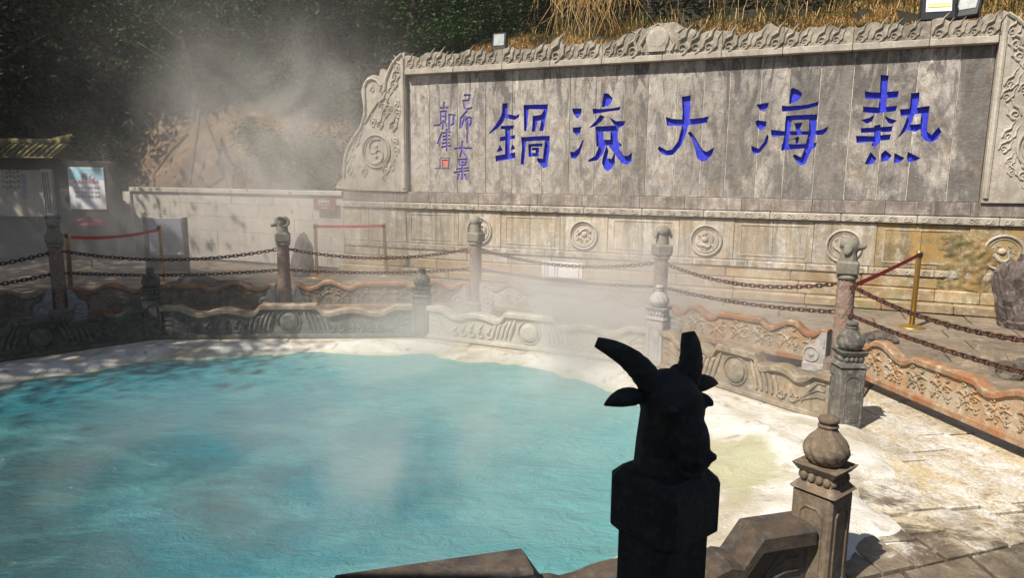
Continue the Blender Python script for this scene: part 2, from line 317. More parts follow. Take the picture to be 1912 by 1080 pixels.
M['leafshade'] = leafmat('leaf_shaded_green', (.004, .010, .004), (.011, .026, .008))  # leaf green darkened to stand for shade in the wood
M['leafdry'] = leafmat('leaf_dry_orange', (.15, .07, .02), (.28, .16, .05))
M['grass'] = leafmat('dry_grass', (.32, .195, .075), (.52, .36, .155))
M['grassgreen'] = leafmat('green_grass', (.05, .1, .015), (.1, .18, .03))
# water
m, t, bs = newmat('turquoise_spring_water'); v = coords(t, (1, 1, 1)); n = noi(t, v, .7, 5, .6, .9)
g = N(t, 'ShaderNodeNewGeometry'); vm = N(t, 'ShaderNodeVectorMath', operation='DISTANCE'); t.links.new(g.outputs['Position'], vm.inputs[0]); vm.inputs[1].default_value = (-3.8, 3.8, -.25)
dd0 = math_(t, 'ADD', math_(t, 'MULTIPLY', vm.outputs['Value'], .2), math_(t, 'MULTIPLY', math_(t, 'SUBTRACT', n, .5), .7))   # deep vent to milky shallows, left-side shade put into the deep colour
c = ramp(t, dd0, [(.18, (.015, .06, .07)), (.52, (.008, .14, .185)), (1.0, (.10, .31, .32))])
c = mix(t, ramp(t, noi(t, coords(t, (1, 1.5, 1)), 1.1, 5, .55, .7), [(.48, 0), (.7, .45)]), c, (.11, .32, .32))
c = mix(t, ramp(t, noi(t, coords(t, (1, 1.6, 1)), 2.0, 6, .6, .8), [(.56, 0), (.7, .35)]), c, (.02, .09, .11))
t.links.new(c, bs.inputs['Base Color']); bs.inputs['Roughness'].default_value = .1; bs.inputs['IOR'].default_value = 1.33
bs.inputs['Specular IOR Level'].default_value = .5
w1 = noi(t, coords(t, (1, 1.8, 1), rz=.2), 4.5, 6, .6, .6); w2 = noi(t, v, 22, 5, .65, .4)
bump(t, bs, math_(t, 'ADD', w1, math_(t, 'MULTIPLY', w2, .35)), .9, .06); M['water'] = m
# pool rim crust
m, t, bs = newmat('pool_mineral_crust'); v = coords(t)
n1 = noi(t, v, 1.3, 7, .65, .6); n2 = noi(t, v, 6, 7, .7, .5); n3 = noi(t, v, 40, 4, .7)
c = mix(t, ramp(t, n1, [(.38, 0), (.56, 1)]), (.42, .37, .28), (.66, .64, .6)); c = mix(t, ramp(t, n2, [(.54, 0), (.66, .8)]), c, (.28, .22, .14))
c = mix(t, ramp(t, n3, [(.56, 0), (.74, .6)]), c, (.7, .68, .66))
g = N(t, 'ShaderNodeNewGeometry'); sx = N(t, 'ShaderNodeSeparateXYZ'); t.links.new(g.outputs['Position'], sx.inputs[0])
d = math_(t, 'MULTIPLY', math_(t, 'ADD', sx.outputs['Z'], .262), 1/.04)      # sulphur line at the water's edge
d = math_(t, 'ADD', d, math_(t, 'MULTIPLY', math_(t, 'SUBTRACT', n2, .5), 2.5))
c = mix(t, math_(t, 'SUBTRACT', 1.0, d, True), c, (.36, .36, .2))
vm = N(t, 'ShaderNodeVectorMath', operation='DISTANCE'); t.links.new(g.outputs['Position'], vm.inputs[0]); vm.inputs[1].default_value = (1.62, 4.75, -.25)
sd = math_(t, 'ADD', vm.outputs['Value'], math_(t, 'MULTIPLY', math_(t, 'SUBTRACT', n1, .5), 1.6))
c = mix(t, ramp(t, sd, [(.35, .75), (.55, 0)]), c, (.36, .35, .18))
t.links.new(c, bs.inputs['Base Color']); bs.inputs['Roughness'].default_value = .75
bump(t, bs, math_(t, 'ADD', n2, math_(t, 'MULTIPLY', n3, .4)), .9, .03); M['rim'] = m

# ------------------------------------------------------------------ steam
m = bpy.data.materials.new('steam'); m.use_nodes = True; t = m.node_tree; t.nodes.clear()
pv = N(t, 'ShaderNodeVolumePrincipled'); out = N(t, 'ShaderNodeOutputMaterial'); t.links.new(pv.outputs[0], out.inputs['Volume'])
pv.inputs['Color'].default_value = (.94, .91, .885, 1); pv.inputs['Anisotropy'].default_value = .15
g = N(t, 'ShaderNodeNewGeometry'); P = g.outputs['Position']
sx = N(t, 'ShaderNodeSeparateXYZ'); t.links.new(P, sx.inputs[0])
mp = N(t, 'ShaderNodeMapping'); mp.inputs['Rotation'].default_value = (0, rad(-25), 0); mp.inputs['Scale'].default_value = (.9, .8, .75); t.links.new(P, mp.inputs[0])
nn = N(t, 'ShaderNodeTexNoise'); nn.inputs['Scale'].default_value = .95; nn.inputs['Detail'].default_value = 4; nn.inputs['Roughness'].default_value = .55; nn.inputs['Distortion'].default_value = 1.1
t.links.new(mp.outputs[0], nn.inputs['Vector'])
wisp = ramp(t, nn.outputs[0], [(.43, 0), (.64, 1)])
def gauss(cx, cy, cz, rx, ry, rz, amp):
    q = N(t, 'ShaderNodeVectorMath', operation='SUBTRACT'); t.links.new(P, q.inputs[0]); q.inputs[1].default_value = (cx, cy, cz)
    q2 = N(t, 'ShaderNodeVectorMath', operation='DIVIDE'); t.links.new(q.outputs[0], q2.inputs[0]); q2.inputs[1].default_value = (rx, ry, rz)
    q3 = N(t, 'ShaderNodeVectorMath', operation='DOT_PRODUCT'); t.links.new(q2.outputs[0], q3.inputs[0]); t.links.new(q2.outputs[0], q3.inputs[1])
    return math_(t, 'MULTIPLY', math_(t, 'POWER', 2.718, math_(t, 'MULTIPLY', q3.outputs['Value'], -1.0)), amp)
PUFFS = [(.2, 7.5, .1, 1.9, 1.0, .45, .75), (1.2, 8.0, .3, 1.4, 1.2, .6, 1.4), (.5, 9.3, .2, 1.8, 1.0, .5, .5), (-.5, 4.7, -.05, 1.8, 1.7, .28, .7), (-3.4, 10.8, 1.0, 1.6, 1.7, 1.3, .17),
         (-4.0, 12.0, 2.2, 1.7, 1.8, 1.6, .36), (-6.4, 12.0, .8, 3.2, 2.2, 1.0, .2)]
tot = None
for p_ in PUFFS:
    gg = gauss(*p_); tot = gg if tot is None else math_(t, 'ADD', tot, gg)
dn = math_(t, 'ADD', math_(t, 'MULTIPLY', tot, math_(t, 'ADD', math_(t, 'MULTIPLY', wisp, 1.35), .22)), .0015)
t.links.new(dn, pv.inputs['Density']); M['steam'] = m
mb = MB(); mb.box((-2.5, 8.6, 2.6), (13.0, 12.2, 5.8)); o = mb.build('steam', M['steam'])
props(o, 'pale steam rising off the turquoise hot pool and drifting left', 'steam', kind='stuff')

# ------------------------------------------------------------------ pool layout
ZR = -.15
inner = [Vector(p) for p in [(-4.9, 1.9), (-6.3, 4.2), (-5.95, 6.5), (-4.30, 8.13), (-1.11, 8.39), (1.55, 7.16), (2.70, 5.37), (1.50, 3.12), (-2.1, 2.07)]]
p97 = atz(116, 600, ZR)
outer = {'tiger': Vector((p97.x, p97.y)), 'ram': Vector((-3.2, 9.6)), 'monkey': Vector((-.53, 9.95)), 'hare': Vector((1.82, 8.38)), 'dog': Vector((3.33, 6.81)), 'corner': Vector((3.78, 4.12)), 'ox': Vector((.442, 1.86))}
stepline = [Vector(p) for p in [(-14, 9.3), (-6.9, 9.9), (-3.4, 10.5), (-.4, 10.8), (1.95, 9.2), (3.8, 7.2), (4.6, 4.4), (4.6, -6), (-14, -6)]]
waterpoly = [Vector(p) for p in [(-5.6, 4.2), (-5.35, 5.6), (-4.89, 6.37), (-4.49, 6.96), (-4.0, 7.35), (-3.24, 7.68), (-2.5, 7.82), (-1.7, 7.85), (-.9, 7.75), (-.2, 7.5), (.4, 7.1), (.9, 6.55), (1.25, 5.9), (1.42, 5.2), (1.32, 4.5), (.95, 3.78), (.56, 3.3), (-.4, 2.98), (-1.5, 2.95), (-2.63, 3.0), (-4.4, 3.0)]]
def inside(p, poly):
    c = False; n = len(poly)
    for i in range(n):
        a, b = poly[i], poly[i-1]
        if (a.y > p[1]) != (b.y > p[1]) and p[0] < (b.x-a.x)*(p[1]-a.y)/(b.y-a.y)+a.x: c = not c
    return c
def sdist(p, poly):
    d = 1e9; n = len(poly); q = Vector((p[0], p[1]))
    for i in range(n):
        a, b = poly[i-1], poly[i]; ab = b-a; tt = max(0, min(1, (q-a).dot(ab)/ab.length_squared)); d = min(d, (a+ab*tt-q).length)
    return -d if inside(p, poly) else d
# ground (terrace with the sunken ring cut out)
big = [Vector(p) for p in [(-90, -60), (90, -60), (90, 140), (-90, 140)]]
def cutsheet(name, outerp, holes, z, mat, kind='structure', label=None):
    vs = []; edges = []
    for poly in [outerp]+holes:
        b = len(vs); vs += poly; edges += [(b+i, b+(i+1) % len(poly)) for i in range(len(poly))]
    r = delaunay_2d_cdt([Vector(v) for v in vs], edges, [], 0, 1e-5)
    mb = MB(); fs = []
    for f in r[2]:
        c = sum((r[0][i] for i in f), Vector((0, 0)))/len(f)
        if inside(c, outerp) and not any(inside(c, h) for h in holes): fs.append(f)
    mb.add([(p.x, p.y, z) for p in r[0]], fs); o = mb.build(name, mat); props(o, kind=kind)
    if label: props(o, label)
    return o
terrace = cutsheet('ground', big, [stepline], -.03, M['ground'])
ringfloor = cutsheet('ring_floor', stepline, [inner], ZR-.035, M['ground'])
mb = MB()
for i in range(len(stepline)):
    a, b = stepline[i-1], stepline[i]; n_ = max(1, int((b-a).length/.25)); 
    for k in range(n_):
        p, q = a.lerp(b, k/n_), a.lerp(b, (k+1)/n_); mb.add([(p.x, p.y, ZR-.06), (q.x, q.y, ZR-.06), (q.x, q.y, -.005), (p.x, p.y, -.005)], [(0, 1, 2, 3)])
props(mb.build('terrace_step', M['paving']), kind='structure')
# pool rim crust + water
mb = MB(); nx, ny = 230, 170; x0, y0, dx = -6.5, 1.8, .0405
idx = {}
def smooth0(a, b, x): x = max(0, min(1, (x-a)/(b-a))); return x*x*(3-2*x)
def crust_z(x, y):
    d = sdist((x, y), waterpoly); d += .22*noise.noise(Vector((x*1.3, y*1.3, 3)))+.08*noise.noise(Vector((x*5, y*5, 1)))
    cap = .085+.055*smooth0(1.3, 2.0, x)*(1-smooth0(5.2, 5.8, y))
    if d > 0: z = -.25+min(cap, d*.22)+.012*noise.noise(Vector((x*3, y*3, 8)))+.006*noise.noise(Vector((x*14, y*14, 2)))
    else: z = -.25+d*.5
    return max(z, -1.0)
for j in range(ny):
    for i in range(nx):
        x, y = x0+i*dx, y0+j*dx
        di = sdist((x, y), inner)
        ext = .12+.5*smooth0(1.4, 1.9, x)*(1-smooth0(5.0, 5.5, y))*smooth0(2.9, 3.5, y)
        if di < ext:
            z = crust_z(x, y)
            if di > 0: tt_ = smooth0(0, 1, di/ext*1.05+.35*noise.noise(Vector((x*2.5, y*2.5, 6)))*min(1, di*5)); z = z*(1-tt_)+(-.215)*tt_
            idx[i, j] = len(mb.v); mb.v.append((x, y, z))
for j in range(ny-1):
    for i in range(nx-1):
        q = [(i, j), (i+1, j), (i+1, j+1), (i, j+1)]
        if all(k in idx for k in q): mb.f.append(tuple(idx[k] for k in q))
props(mb.build('pool_rim', M['rim'], smooth=True), kind='structure')
mb = MB(); nx, ny = 150, 130
for j in range(ny):
    for i in range(nx):
        x, y = -6.2+i*.058, 2.4+j*.048
        z = -.25+.010*noise.noise(Vector((x*2.2, y*3.4, 0)))+.006*noise.noise(Vector((x*6, y*8, 3)))
        for bx, by, br in ((-1.5, 5.6, .5), (-2.1, 3.9, .35), (.2, 6.4, .4)):
            r_ = math.hypot(x-bx, y-by); z += .022*math.exp(-(r_/br)**2)+.006*cos(r_*24)*math.exp(-r_/br*.8)
        mb.v.append((x, y, z))
for j in range(ny-1):
    for i in range(nx-1): a = j*nx+i; mb.f.append((a, a+1, a+nx+1, a+nx))
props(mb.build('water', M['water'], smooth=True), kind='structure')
# inner curb the rail stands on: coping stones along each side
curb = empty('curb', (0, 0, 0)); props(curb, kind='structure')
rc = random.Random(3)
for i in range(len(inner)):
    a, b = inner[i-1], inner[i]; d = (b-a); L = d.length; n_ = max(2, round(L/.75)); rz = math.atan2(d.y, d.x)
    for k in range(n_):
        c = a+d*((k+.5)/n_); mb = MB().box((0, 0, 0), (L/n_-.012, .27, .08), bev=.012)
        mb.build('stone', M['white_slab'], curb, loc=(c.x, c.y, ZR-.045+rc.uniform(-.004, .004)), rot=(0, 0, rz+rc.uniform(-.006, .006)))

# ------------------------------------------------------------------ paving
def clip(poly, a, b):       # keep left of a->b
    out = []; n = len(poly); e = b-a
    side = lambda p: e.x*(p.y-a.y)-e.y*(p.x-a.x)
    for i in range(n):
        p, q = poly[i-1], poly[i]; sp, sq = side(p), side(q)
        if (sp >= 0) != (sq >= 0): out.append(p.lerp(q, sp/(sp-sq)))
        if sq >= 0: out.append(q)
    return out
def shrink(poly, g):
    c = sum(poly, Vector((0, 0)))/len(poly)
    return [p+(c-p).normalized()*min(g, (c-p).length*.3) for p in poly]
def slab_obj(parent, poly, z, mat, th=.05, e=.006, rr=R):
    if len(poly) < 3: return
    ar = abs(sum(poly[i-1].x*poly[i].y-poly[i].x*poly[i-1].y for i in range(len(poly))))/2
    if ar < .01: return
    ar_s = sum(poly[i-1].x*poly[i].y-poly[i].x*poly[i-1].y for i in range(len(poly)))
    if ar_s < 0: poly = poly[::-1]
    gj = .016 if mat is M['walk'] else .011; p1 = shrink(poly, gj); p2 = shrink(poly, gj+e*1.6); c = sum(poly, Vector((0, 0)))/len(poly); n = len(poly)
    tx, ty = rr.uniform(-.006, .006), rr.uniform(-.006, .006); z += rr.uniform(-.004, .004)
    def Z(p, h): return (p.x-c.x, p.y-c.y, h+(p.x-c.x)*tx+(p.y-c.y)*ty)
    vs = [Z(p, -th) for p in p1]+[Z(p, -e) for p in p1]+[Z(p, 0) for p in p2]
    fs = [tuple(2*n+i for i in range(n))]
    for k in range(2): fs += [(k*n+i, k*n+(i+1) % n, (k+1)*n+(i+1) % n, (k+1)*n+i) for i in range(n)]
    return MB().add(vs, fs).build('slab', mat, parent, loc=(c.x, c.y, z))
pav = empty('pavement'); props(pav, kind='structure')
rp = random.Random(11)
# terrace slabs, laid along the wall; larger cut stones
cnt = 0
v_ = .35
while v_ < 9.0:
    wd = rp.uniform(.48, .72); s = -13.5+rp.uniform(0, .6)
    while s < 5.5:
        ln = rp.uniform(.7, 1.25)
        q = [W(s, 0, v_), W(s, 0, v_+wd), W(s+ln, 0, v_+wd), W(s+ln, 0, v_)]
        poly = [Vector((p.x, p.y)) for p in q]; c = sum(poly, Vector((0, 0)))/4
        s += ln
        if c.y < 5.5 or c.x < -10 or abs(c.x/c.y) > .95: continue
        if all(inside(p, stepline) for p in poly): continue
        if any(inside(p, stepline) for p in poly):
            cc = poly
            if sum(poly[i-1].x*poly[i].y-poly[i].x*poly[i-1].y for i in range(4)) < 0: cc = poly[::-1]
            for i in range(len(stepline)):
                a, b = stepline[i-1], stepline[i]
                mid = (a+b)/2
                if (mid-c).length < (b-a).length/2+1.0 and i in (1, 2, 3, 4, 5, 6):
                    # stepline runs clockwise: outside is left
                    tst = clip(cc, a, b)
                    if len(tst) >= 3 and abs(sum(tst[k-1].x*tst[k].y-tst[k].x*tst[k-1].y for k in range(len(tst)))) > .004 and sdist(c, [a, b, b+Vector((1e-3, 0))]) < 1.2: cc = tst
            poly = cc
            c = sum(poly, Vector((0, 0)))/len(poly)
            if inside(c, stepline): continue
        slab_obj(pav, poly, 0.0, M['paving'], rr=rp); cnt += 1
    v_ += wd
# ring walk slabs (between inner and outer rails): per side of the ring, courses parallel to that side
walk = empty('walkway'); props(walk, kind='structure')
ctr = Vector((-1.4, 5.2))
def ringcourses(a, b, c_, d_, widths, lens, mats, z=ZR):
    """quad a,b (outer edge) c_,d_ (inner edge), a-d_ and b-c_ the ends"""
    e = (b-a); L = e.length; e = e/L; nrm = Vector((-e.y, e.x)); 
    if nrm.dot(d_-a) < 0: nrm = -nrm
    quad = [a, b, c_, d_]
    if sum(quad[i-1].x*quad[i].y-quad[i].x*quad[i-1].y for i in range(4)) < 0: quad = quad[::-1]
    off = -.1; 
    while off < 3.2:
        wd = rp.uniform(*widths); s = -3.0
        while s < L+3.0:
            ln = rp.uniform(*lens)
            pl = [a+e*s+nrm*off, a+e*(s+ln)+nrm*off, a+e*(s+ln)+nrm*(off+wd), a+e*s+nrm*(off+wd)]
            s += ln
            if sum(pl[i-1].x*pl[i].y-pl[i].x*pl[i-1].y for i in range(4)) < 0: pl = pl[::-1]
            for i in range(4):
                pl = clip(pl, quad[i-1], quad[i])
                if len(pl) < 3: break
            if len(pl) >= 3:
                c = sum(pl, Vector((0, 0)))/len(pl)
                slab_obj(walk, pl, z, mats(c), rr=rp)
        off += wd
def wmat(c): return M['walk']
O = stepline
ringcourses(Vector((3.95, 7.1)), Vector((4.5, 4.1)), Vector((1.55, 3.1)), Vector((2.75, 5.45)), (.2, .3), (.7, 1.5), wmat)
ringcourses(Vector((4.5, 4.1)), Vector((4.5, .6)), Vector((1.5, .6)), Vector((1.55, 3.1)), (.35, .55), (.6, 1.1), wmat)
ringcourses(O[4]+Vector((0, 0)), Vector((3.95, 7.1)), Vector((2.75, 5.45)), inner[5], (.3, .5), (.6, 1.1), lambda c: M['paving'])
ringcourses(O[3], O[4], inner[5], inner[4], (.3, .5), (.6, 1.1), lambda c: M['paving'])
ringcourses(O[2], O[3], inner[4], inner[3], (.3, .5), (.6, 1.1), lambda c: M['paving'])
ringcourses(O[1], O[2], inner[3], inner[3]+Vector((-.6, -.4)), (.3, .5), (.6, 1.1), lambda c: M['paving'])

# ------------------------------------------------------------------ inscription wall
wall = empty('inscription_wall', W(0, 0), WYAW, 'long grey stone wall carved with large blue characters above a medallioned base', 'wall')
# all wall parts are built in wall-local axes: x = s, y = -out, z up
def wf(a, b, o): return (a, -o, b)
def wfo(off): return lambda a, b, o: (a, -(o+off), b)
S0, S1, Z0, Z1 = -5.33, 3.72, 1.54, 3.63
# --- letters
C6 = (780, 150, 4.552); C7 = (1180, 120, 5.0316); C8 = (1380, 120, 4.552); CS = (790, 170, 6.17)
LET = {}
LET['guo'] = (C6, [[(710,195),(755,190),(755,250),(745,300),(720,350),(670,405),(600,455),(598,443),(650,380),(690,320),(710,265)],[(740,282),(825,298),(855,280),(850,310),(815,335),(740,318)],[(695,385),(810,380),(805,410),(760,415),(700,412)],[(733,385),(777,385),(772,645),(733,645)],[(690,480),(820,462),(815,495),(690,518)],[(690,548),(714,595),(662,610)],[(795,538),(822,580),(780,594)],[(650,640),(820,610),(822,660),(655,690)],
 [(890,205),(1100,200),(1095,260),(1060,432),(1025,425),(1060,245),(935,242),(915,432),(896,425)],[(970,300),(1040,290),(1062,255),(1075,260),(1060,335),(1012,345),(988,437),(962,430)],[(868,480),(1115,468),(1112,600),(1092,735),(1060,747),(1010,692),(1005,660),(1055,665),(1076,508),(915,518),(892,717),(866,712),(877,560)],[(930,540),(1052,534),(1050,560),(932,566)],[(930,540),(956,540),(956,648),(935,650)],[(950,615),(1020,615),(1018,645),(955,648)],[(992,572),(1022,570),(1020,645),(992,645)],[(962,572),(1018,570),(1018,592),(962,594)]])
LET['gun'] = (C6, [[(1303,240),(1388,235),(1380,290),(1352,322),(1320,285)],[(1310,400),(1385,392),(1375,440),(1345,467),(1312,435)],[(1290,600),(1320,610),(1360,578),(1398,498),(1404,512),(1372,620),(1330,668),(1300,658),(1288,625)],[(1575,105),(1615,108),(1650,150),(1640,185),(1605,217),(1555,226)],[(1478,235),(1530,242),(1640,235),(1717,220),(1710,250),(1600,265),(1485,284)],[(1545,290),(1582,305),(1560,342),(1500,387),(1447,405),(1505,345)],[(1618,308),(1680,345),(1760,342),(1750,375),(1700,407),(1660,372)],[(1505,390),(1572,388),(1572,557),(1513,562)],[(1635,385),(1700,380),(1690,547),(1630,547)],[(1505,390),(1700,380),(1700,430),(1505,437)],[(1510,505),(1695,500),(1690,552),(1515,562)],[(1545,540),(1592,550),(1570,620),(1520,680),(1445,694),(1440,680),(1500,640)],[(1570,640),(1598,556),(1616,600),(1605,660),(1640,668),(1672,600),(1670,700),(1640,752),(1605,772),(1580,752),(1558,700)],[(1640,540),(1690,513),(1732,548),(1702,575),(1745,640),(1780,642),(1817,610),(1810,692),(1770,717),(1725,702),(1660,610),(1620,560)]])
LET['da'] = (C7, [[(462,300),(548,288),(545,400),(535,520),(510,640),(460,760),(380,850),(320,857),(270,837),(232,790),(255,768),(320,808),(370,800),(430,720),(460,600),(472,450)],[(312,490),(370,510),(480,515),(620,505),(720,482),(700,545),(560,568),(440,575),(325,577)],[(518,645),(545,626),(580,670),(660,805),(700,820),(767,778),(755,840),(700,902),(650,912),(610,882),(590,800),(560,700)]])
LET['hai'] = (C7, [[(1165,375),(1285,355),(1275,395),(1240,440),(1205,427)],[(1155,535),(1180,520),(1265,535),(1255,580),(1210,622),(1175,590)],[(1118,765),(1190,792),(1235,735),(1268,653),(1285,680),(1270,740),(1200,827),(1140,844),(1120,800)],[(1490,230),(1510,218),(1560,235),(1597,262),(1590,300),(1550,345),(1475,370)],[(1403,385),(1480,390),(1640,375),(1757,345),(1750,385),(1640,415),(1500,435),(1412,442)],[(1450,480),(1742,465),(1737,512),(1445,527)],[(1445,482),(1505,510),(1480,640),(1470,780),(1405,807),(1403,790),(1425,700),(1435,600)],[(1665,480),(1742,470),(1725,620),(1700,780),(1660,860),(1630,932),(1590,947),(1550,922),(1508,860),(1530,843),(1590,872),(1620,800),(1640,720),(1665,600)],[(1303,610),(1420,625),(1560,625),(1700,625),(1790,610),(1845,580),(1835,625),(1790,662),(1650,660),(1440,665),(1320,682),(1306,650)],[(1528,550),(1605,545),(1580,600),(1590,630),(1545,630)],[(1498,705),(1560,675),(1572,690),(1558,745),(1540,748),(1535,700)],[(1405,745),(1540,750),(1700,740),(1737,733),(1720,792),(1560,792),(1405,810)]])
LET['re'] = (C8, [[(1205,85),(1275,88),(1262,240),(1250,400),(1185,405),(1200,250)],[(1068,225),(1190,235),(1362,222),(1350,280),(1200,290),(1075,292)],[(1055,355),(1180,365),(1348,348),(1335,395),(1180,414),(1056,405)],[(1038,468),(1100,455),(1155,428),(1135,482),(1090,502)],[(1243,435),(1285,455),(1347,475),(1310,504),(1275,500),(1250,460)],[(1038,540),(1150,535),(1310,523),(1300,570),(1038,580)],[(995,608),(1150,608),(1295,592),(1285,637),(1180,652),(1000,667)],[(1150,520),(1207,508),(1200,660),(1160,702),(1128,690),(1150,620)],[(1465,242),(1538,235),(1530,330),(1500,420),(1465,500),(1420,565),(1345,632),(1400,540),(1440,430),(1460,330)],[(1370,378),(1440,375),(1625,350),(1620,400),(1500,425),(1380,440)],[(1555,360),(1625,352),(1605,500),(1602,570),(1640,600),(1675,560),(1700,533),(1724,570),(1690,632),(1640,662),(1590,652),(1550,600),(1545,500)],[(1440,510),(1555,505),(1550,545),(1500,572),(1430,560)],[(1118,743),(1170,800),(1140,847),(1066,850)],[(1245,728),(1300,775),(1270,817),(1208,830),(1212,760)],[(1326,753),(1412,795),(1370,832),(1323,837)],[(1438,743),(1547,795),(1500,822),(1440,832),(1433,790)]])
def polyline(pts, wd):
    out = []
    for i in range(len(pts)-1):
        a, b = Vector(pts[i]), Vector(pts[i+1]); d = (b-a); L = d.length or 1; d /= L; n_ = Vector((-d.y, d.x))*wd/2; e = d*wd*.35
        out.append([tuple(a-e+n_), tuple(b+e+n_*.8), tuple(b+e-n_*.8), tuple(a-e-n_)])
    return out
SM = {
 'ji': [[(465,45),(528,42),(515,100)],[(450,108),(515,102)],[(450,105),(465,190),(490,208),(545,190)]],
 'mao': [[(490,230),(430,300)],[(440,300),(470,290),(425,420)],[(425,310),(412,420)],[(480,335),(500,300),(545,310),(540,370),(490,430)],[(500,300),(498,590)]],
 'large': [[(355,665),(420,655),(540,660)],[(440,580),(435,680),(415,760)],[(435,680),(495,770)]],
 'scene': [[(400,790),(490,785),(480,850),(410,855),(400,790)],[(435,820),(460,820)],[(380,900),(505,885)],[(440,860),(440,1015)],[(350,940),(510,915)],[(400,960),(385,1010)],[(470,960),(490,1020)]],
 'guo_name': [[(190,192),(270,186)],[(228,130),(228,190)],[(190,230),(190,335)],[(250,230),(250,330)],[(205,290),(250,290)],[(205,232),(250,230)],[(120,395),(180,388),(200,350)],[(220,340),(215,430)],[(290,270),(288,440)],[(290,270),(350,275),(335,320),(342,370),(310,390)],[(240,350),(262,400)]],
 'wei_name': [[(205,480),(155,600)],[(180,550),(178,630)],[(225,482),(295,470)],[(260,440),(260,685)],[(220,522),(290,510)],[(225,560),(290,555)],[(215,602),(285,595)],[(205,645),(300,630)]],
 'seal_frame': [[(182,770),(288,770),(280,893),(182,890),(182,770)],[(120,890),(290,892)]],
}
for k, v in SM.items(): LET[k] = (CS, sum((polyline(p, 25 if 'frame' not in k else 9) for p in v), []))
LET['seal'] = (CS, [[(203,785),(268,790),(262,872),(205,868)]])
DEPTH = {'guo': .055, 'gun': .055, 'da': .055, 'hai': .055, 're': .055}
letters = {}
for k, ((ox, oy, s_), polys) in LET.items():
    out = []
    for p in polys:
        q = []
        for a, b in p: q.append(Vector(wallpx(ox+a/s_, oy+b/s_)))
        # slightly hand-cut edges
        q2 = []
        for i in range(len(q)):
            a, b = q[i], q[(i+1) % len(q)]; n_ = max(1, int((b-a).length/.07)) if k in DEPTH else 1
            for j in range(n_):
                v = a.lerp(b, j/n_); q2.append(v+Vector((noise.noise(Vector((v.x*16, v.y*16, 1))), noise.noise(Vector((v.x*16, v.y*16, 5)))))*(.006 if k in DEPTH else 0))
        out.append(q2)
    letters[k] = out
joints = []
for jx, jy in [(800,250),(852,300),(905,250),(955,250),(1010,330),(1060,330),(1108,330),(1163,200),(1209,200),(1263,200),(1312,200),(1360,200),(1418,200),(1470,200),(1528,200),(1585,250),(1651,200),(1717,120),(1775,300)]:
    joints.append(wallpx(jx, jy)[0])
joints = [S0]+sorted(j for j in joints if S0+.15 < j < S1-.15)+[S1]
vs = []; ed = []
def addpoly(pl):
    b = len(vs); vs.extend(pl); ed.extend((b+i, b+(i+1) % len(pl)) for i in range(len(pl)))
G = .007
slabrects = []
rj = random.Random(5)
for i in range(len(joints)-1):
    a, b = joints[i]+(G if i else 0), joints[i+1]-(G if i < len(joints)-2 else 0)
    l = []; zz = Z0
    cr = rj.uniform(-.003, .003)
    slabrects.append((a, b)); addpoly([Vector((a, Z0)), Vector((b, Z0)), Vector((b, Z1)), Vector((a, Z1))])
for k, ps in letters.items():
    for p in ps: addpoly(p)
r = delaunay_2d_cdt(vs, ed, [], 0, 1e-5)
V2, F2 = r[0], r[2]
bbs = {k: [(min(p.x for p in q), max(p.x for p in q), min(p.y for p in q), max(p.y for p in q), q) for q in ps] for k, ps in letters.items()}
cls = []
for f in F2:
    c = sum((V2[i] for i in f), Vector((0, 0)))/3; who = None
    for k, ps in bbs.items():
        for x_0, x_1, y_0, y_1, q in ps:
            if x_0 <= c.x <= x_1 and y_0 <= c.y <= y_1 and inside(c, q): who = k; break
        if who and who != 'seal': break
    if who is None:
        for i, (a, b) in enumerate(slabrects):
            if a <= c.x <= b: who = i; break
        else: who = 'gap'
    cls.append(who)
PF = -.045                         # panel face sits behind the coping
def dep(wh): return PF-(DEPTH.get(wh, .016) if isinstance(wh, str) and wh != 'gap' else (.012 if wh == 'gap' else 0))
rsl = random.Random(21); slabjit = [rsl.uniform(-.003, .003) for _ in slabrects]
parts = {}
edge_owner = {}
for fi, f in enumerate(F2):
    for a, b in ((f[0], f[1]), (f[1], f[2]), (f[2], f[0])): edge_owner.setdefault((min(a, b), max(a, b)), []).append((fi, a, b))
def dd(wh): return dep(wh)+(slabjit[wh] if isinstance(wh, int) else 0)
for fi, f in enumerate(F2):
    wh = cls[fi]; mbp = parts.setdefault(wh, MB()); o_ = dd(wh)
    mbp.add([wf(V2[i].x, V2[i].y, o_) for i in f], [(0, 1, 2)])
for e, ow in edge_owner.items():
    if len(ow) == 2:
        (f1, a, b), (f2, _, _) = ow; w1_, w2_ = cls[f1], cls[f2]
        if w1_ != w2_:
            d1, d2 = dd(w1_), dd(w2_)
            if abs(d1-d2) > 1e-4:
                own = w1_ if d1 < d2 else w2_       # the recessed piece owns its walls
                if own == 'gap': own = w2_ if own == w1_ else w1_
                parts[own].add([wf(V2[a].x, V2[a].y, d1), wf(V2[b].x, V2[b].y, d1), wf(V2[b].x, V2[b].y, d2), wf(V2[a].x, V2[a].y, d2)], [(0, 1, 2, 3)])
for wh, mbp in parts.items():
    if isinstance(wh, int): mbp.build('slab', M['slab'], wall)
    elif wh == 'gap': mbp.build('mortar_joint', M['mortar'], wall)
    elif wh in DEPTH: mbp.build('character', M['blue'], wall)
    elif wh == 'seal': mbp.build('seal', M['red'], wall)
    elif wh == 'seal_frame': mbp.build('seal_frame', M['palepurple'], wall)
    else: mbp.build('small_character', M['palepurple'], wall)
# solid core behind
MB().box(((S0+S1)/2, .36, 2.6), (S1-S0-.02, .5, 2.2)).build('core', M['wing'], wall)
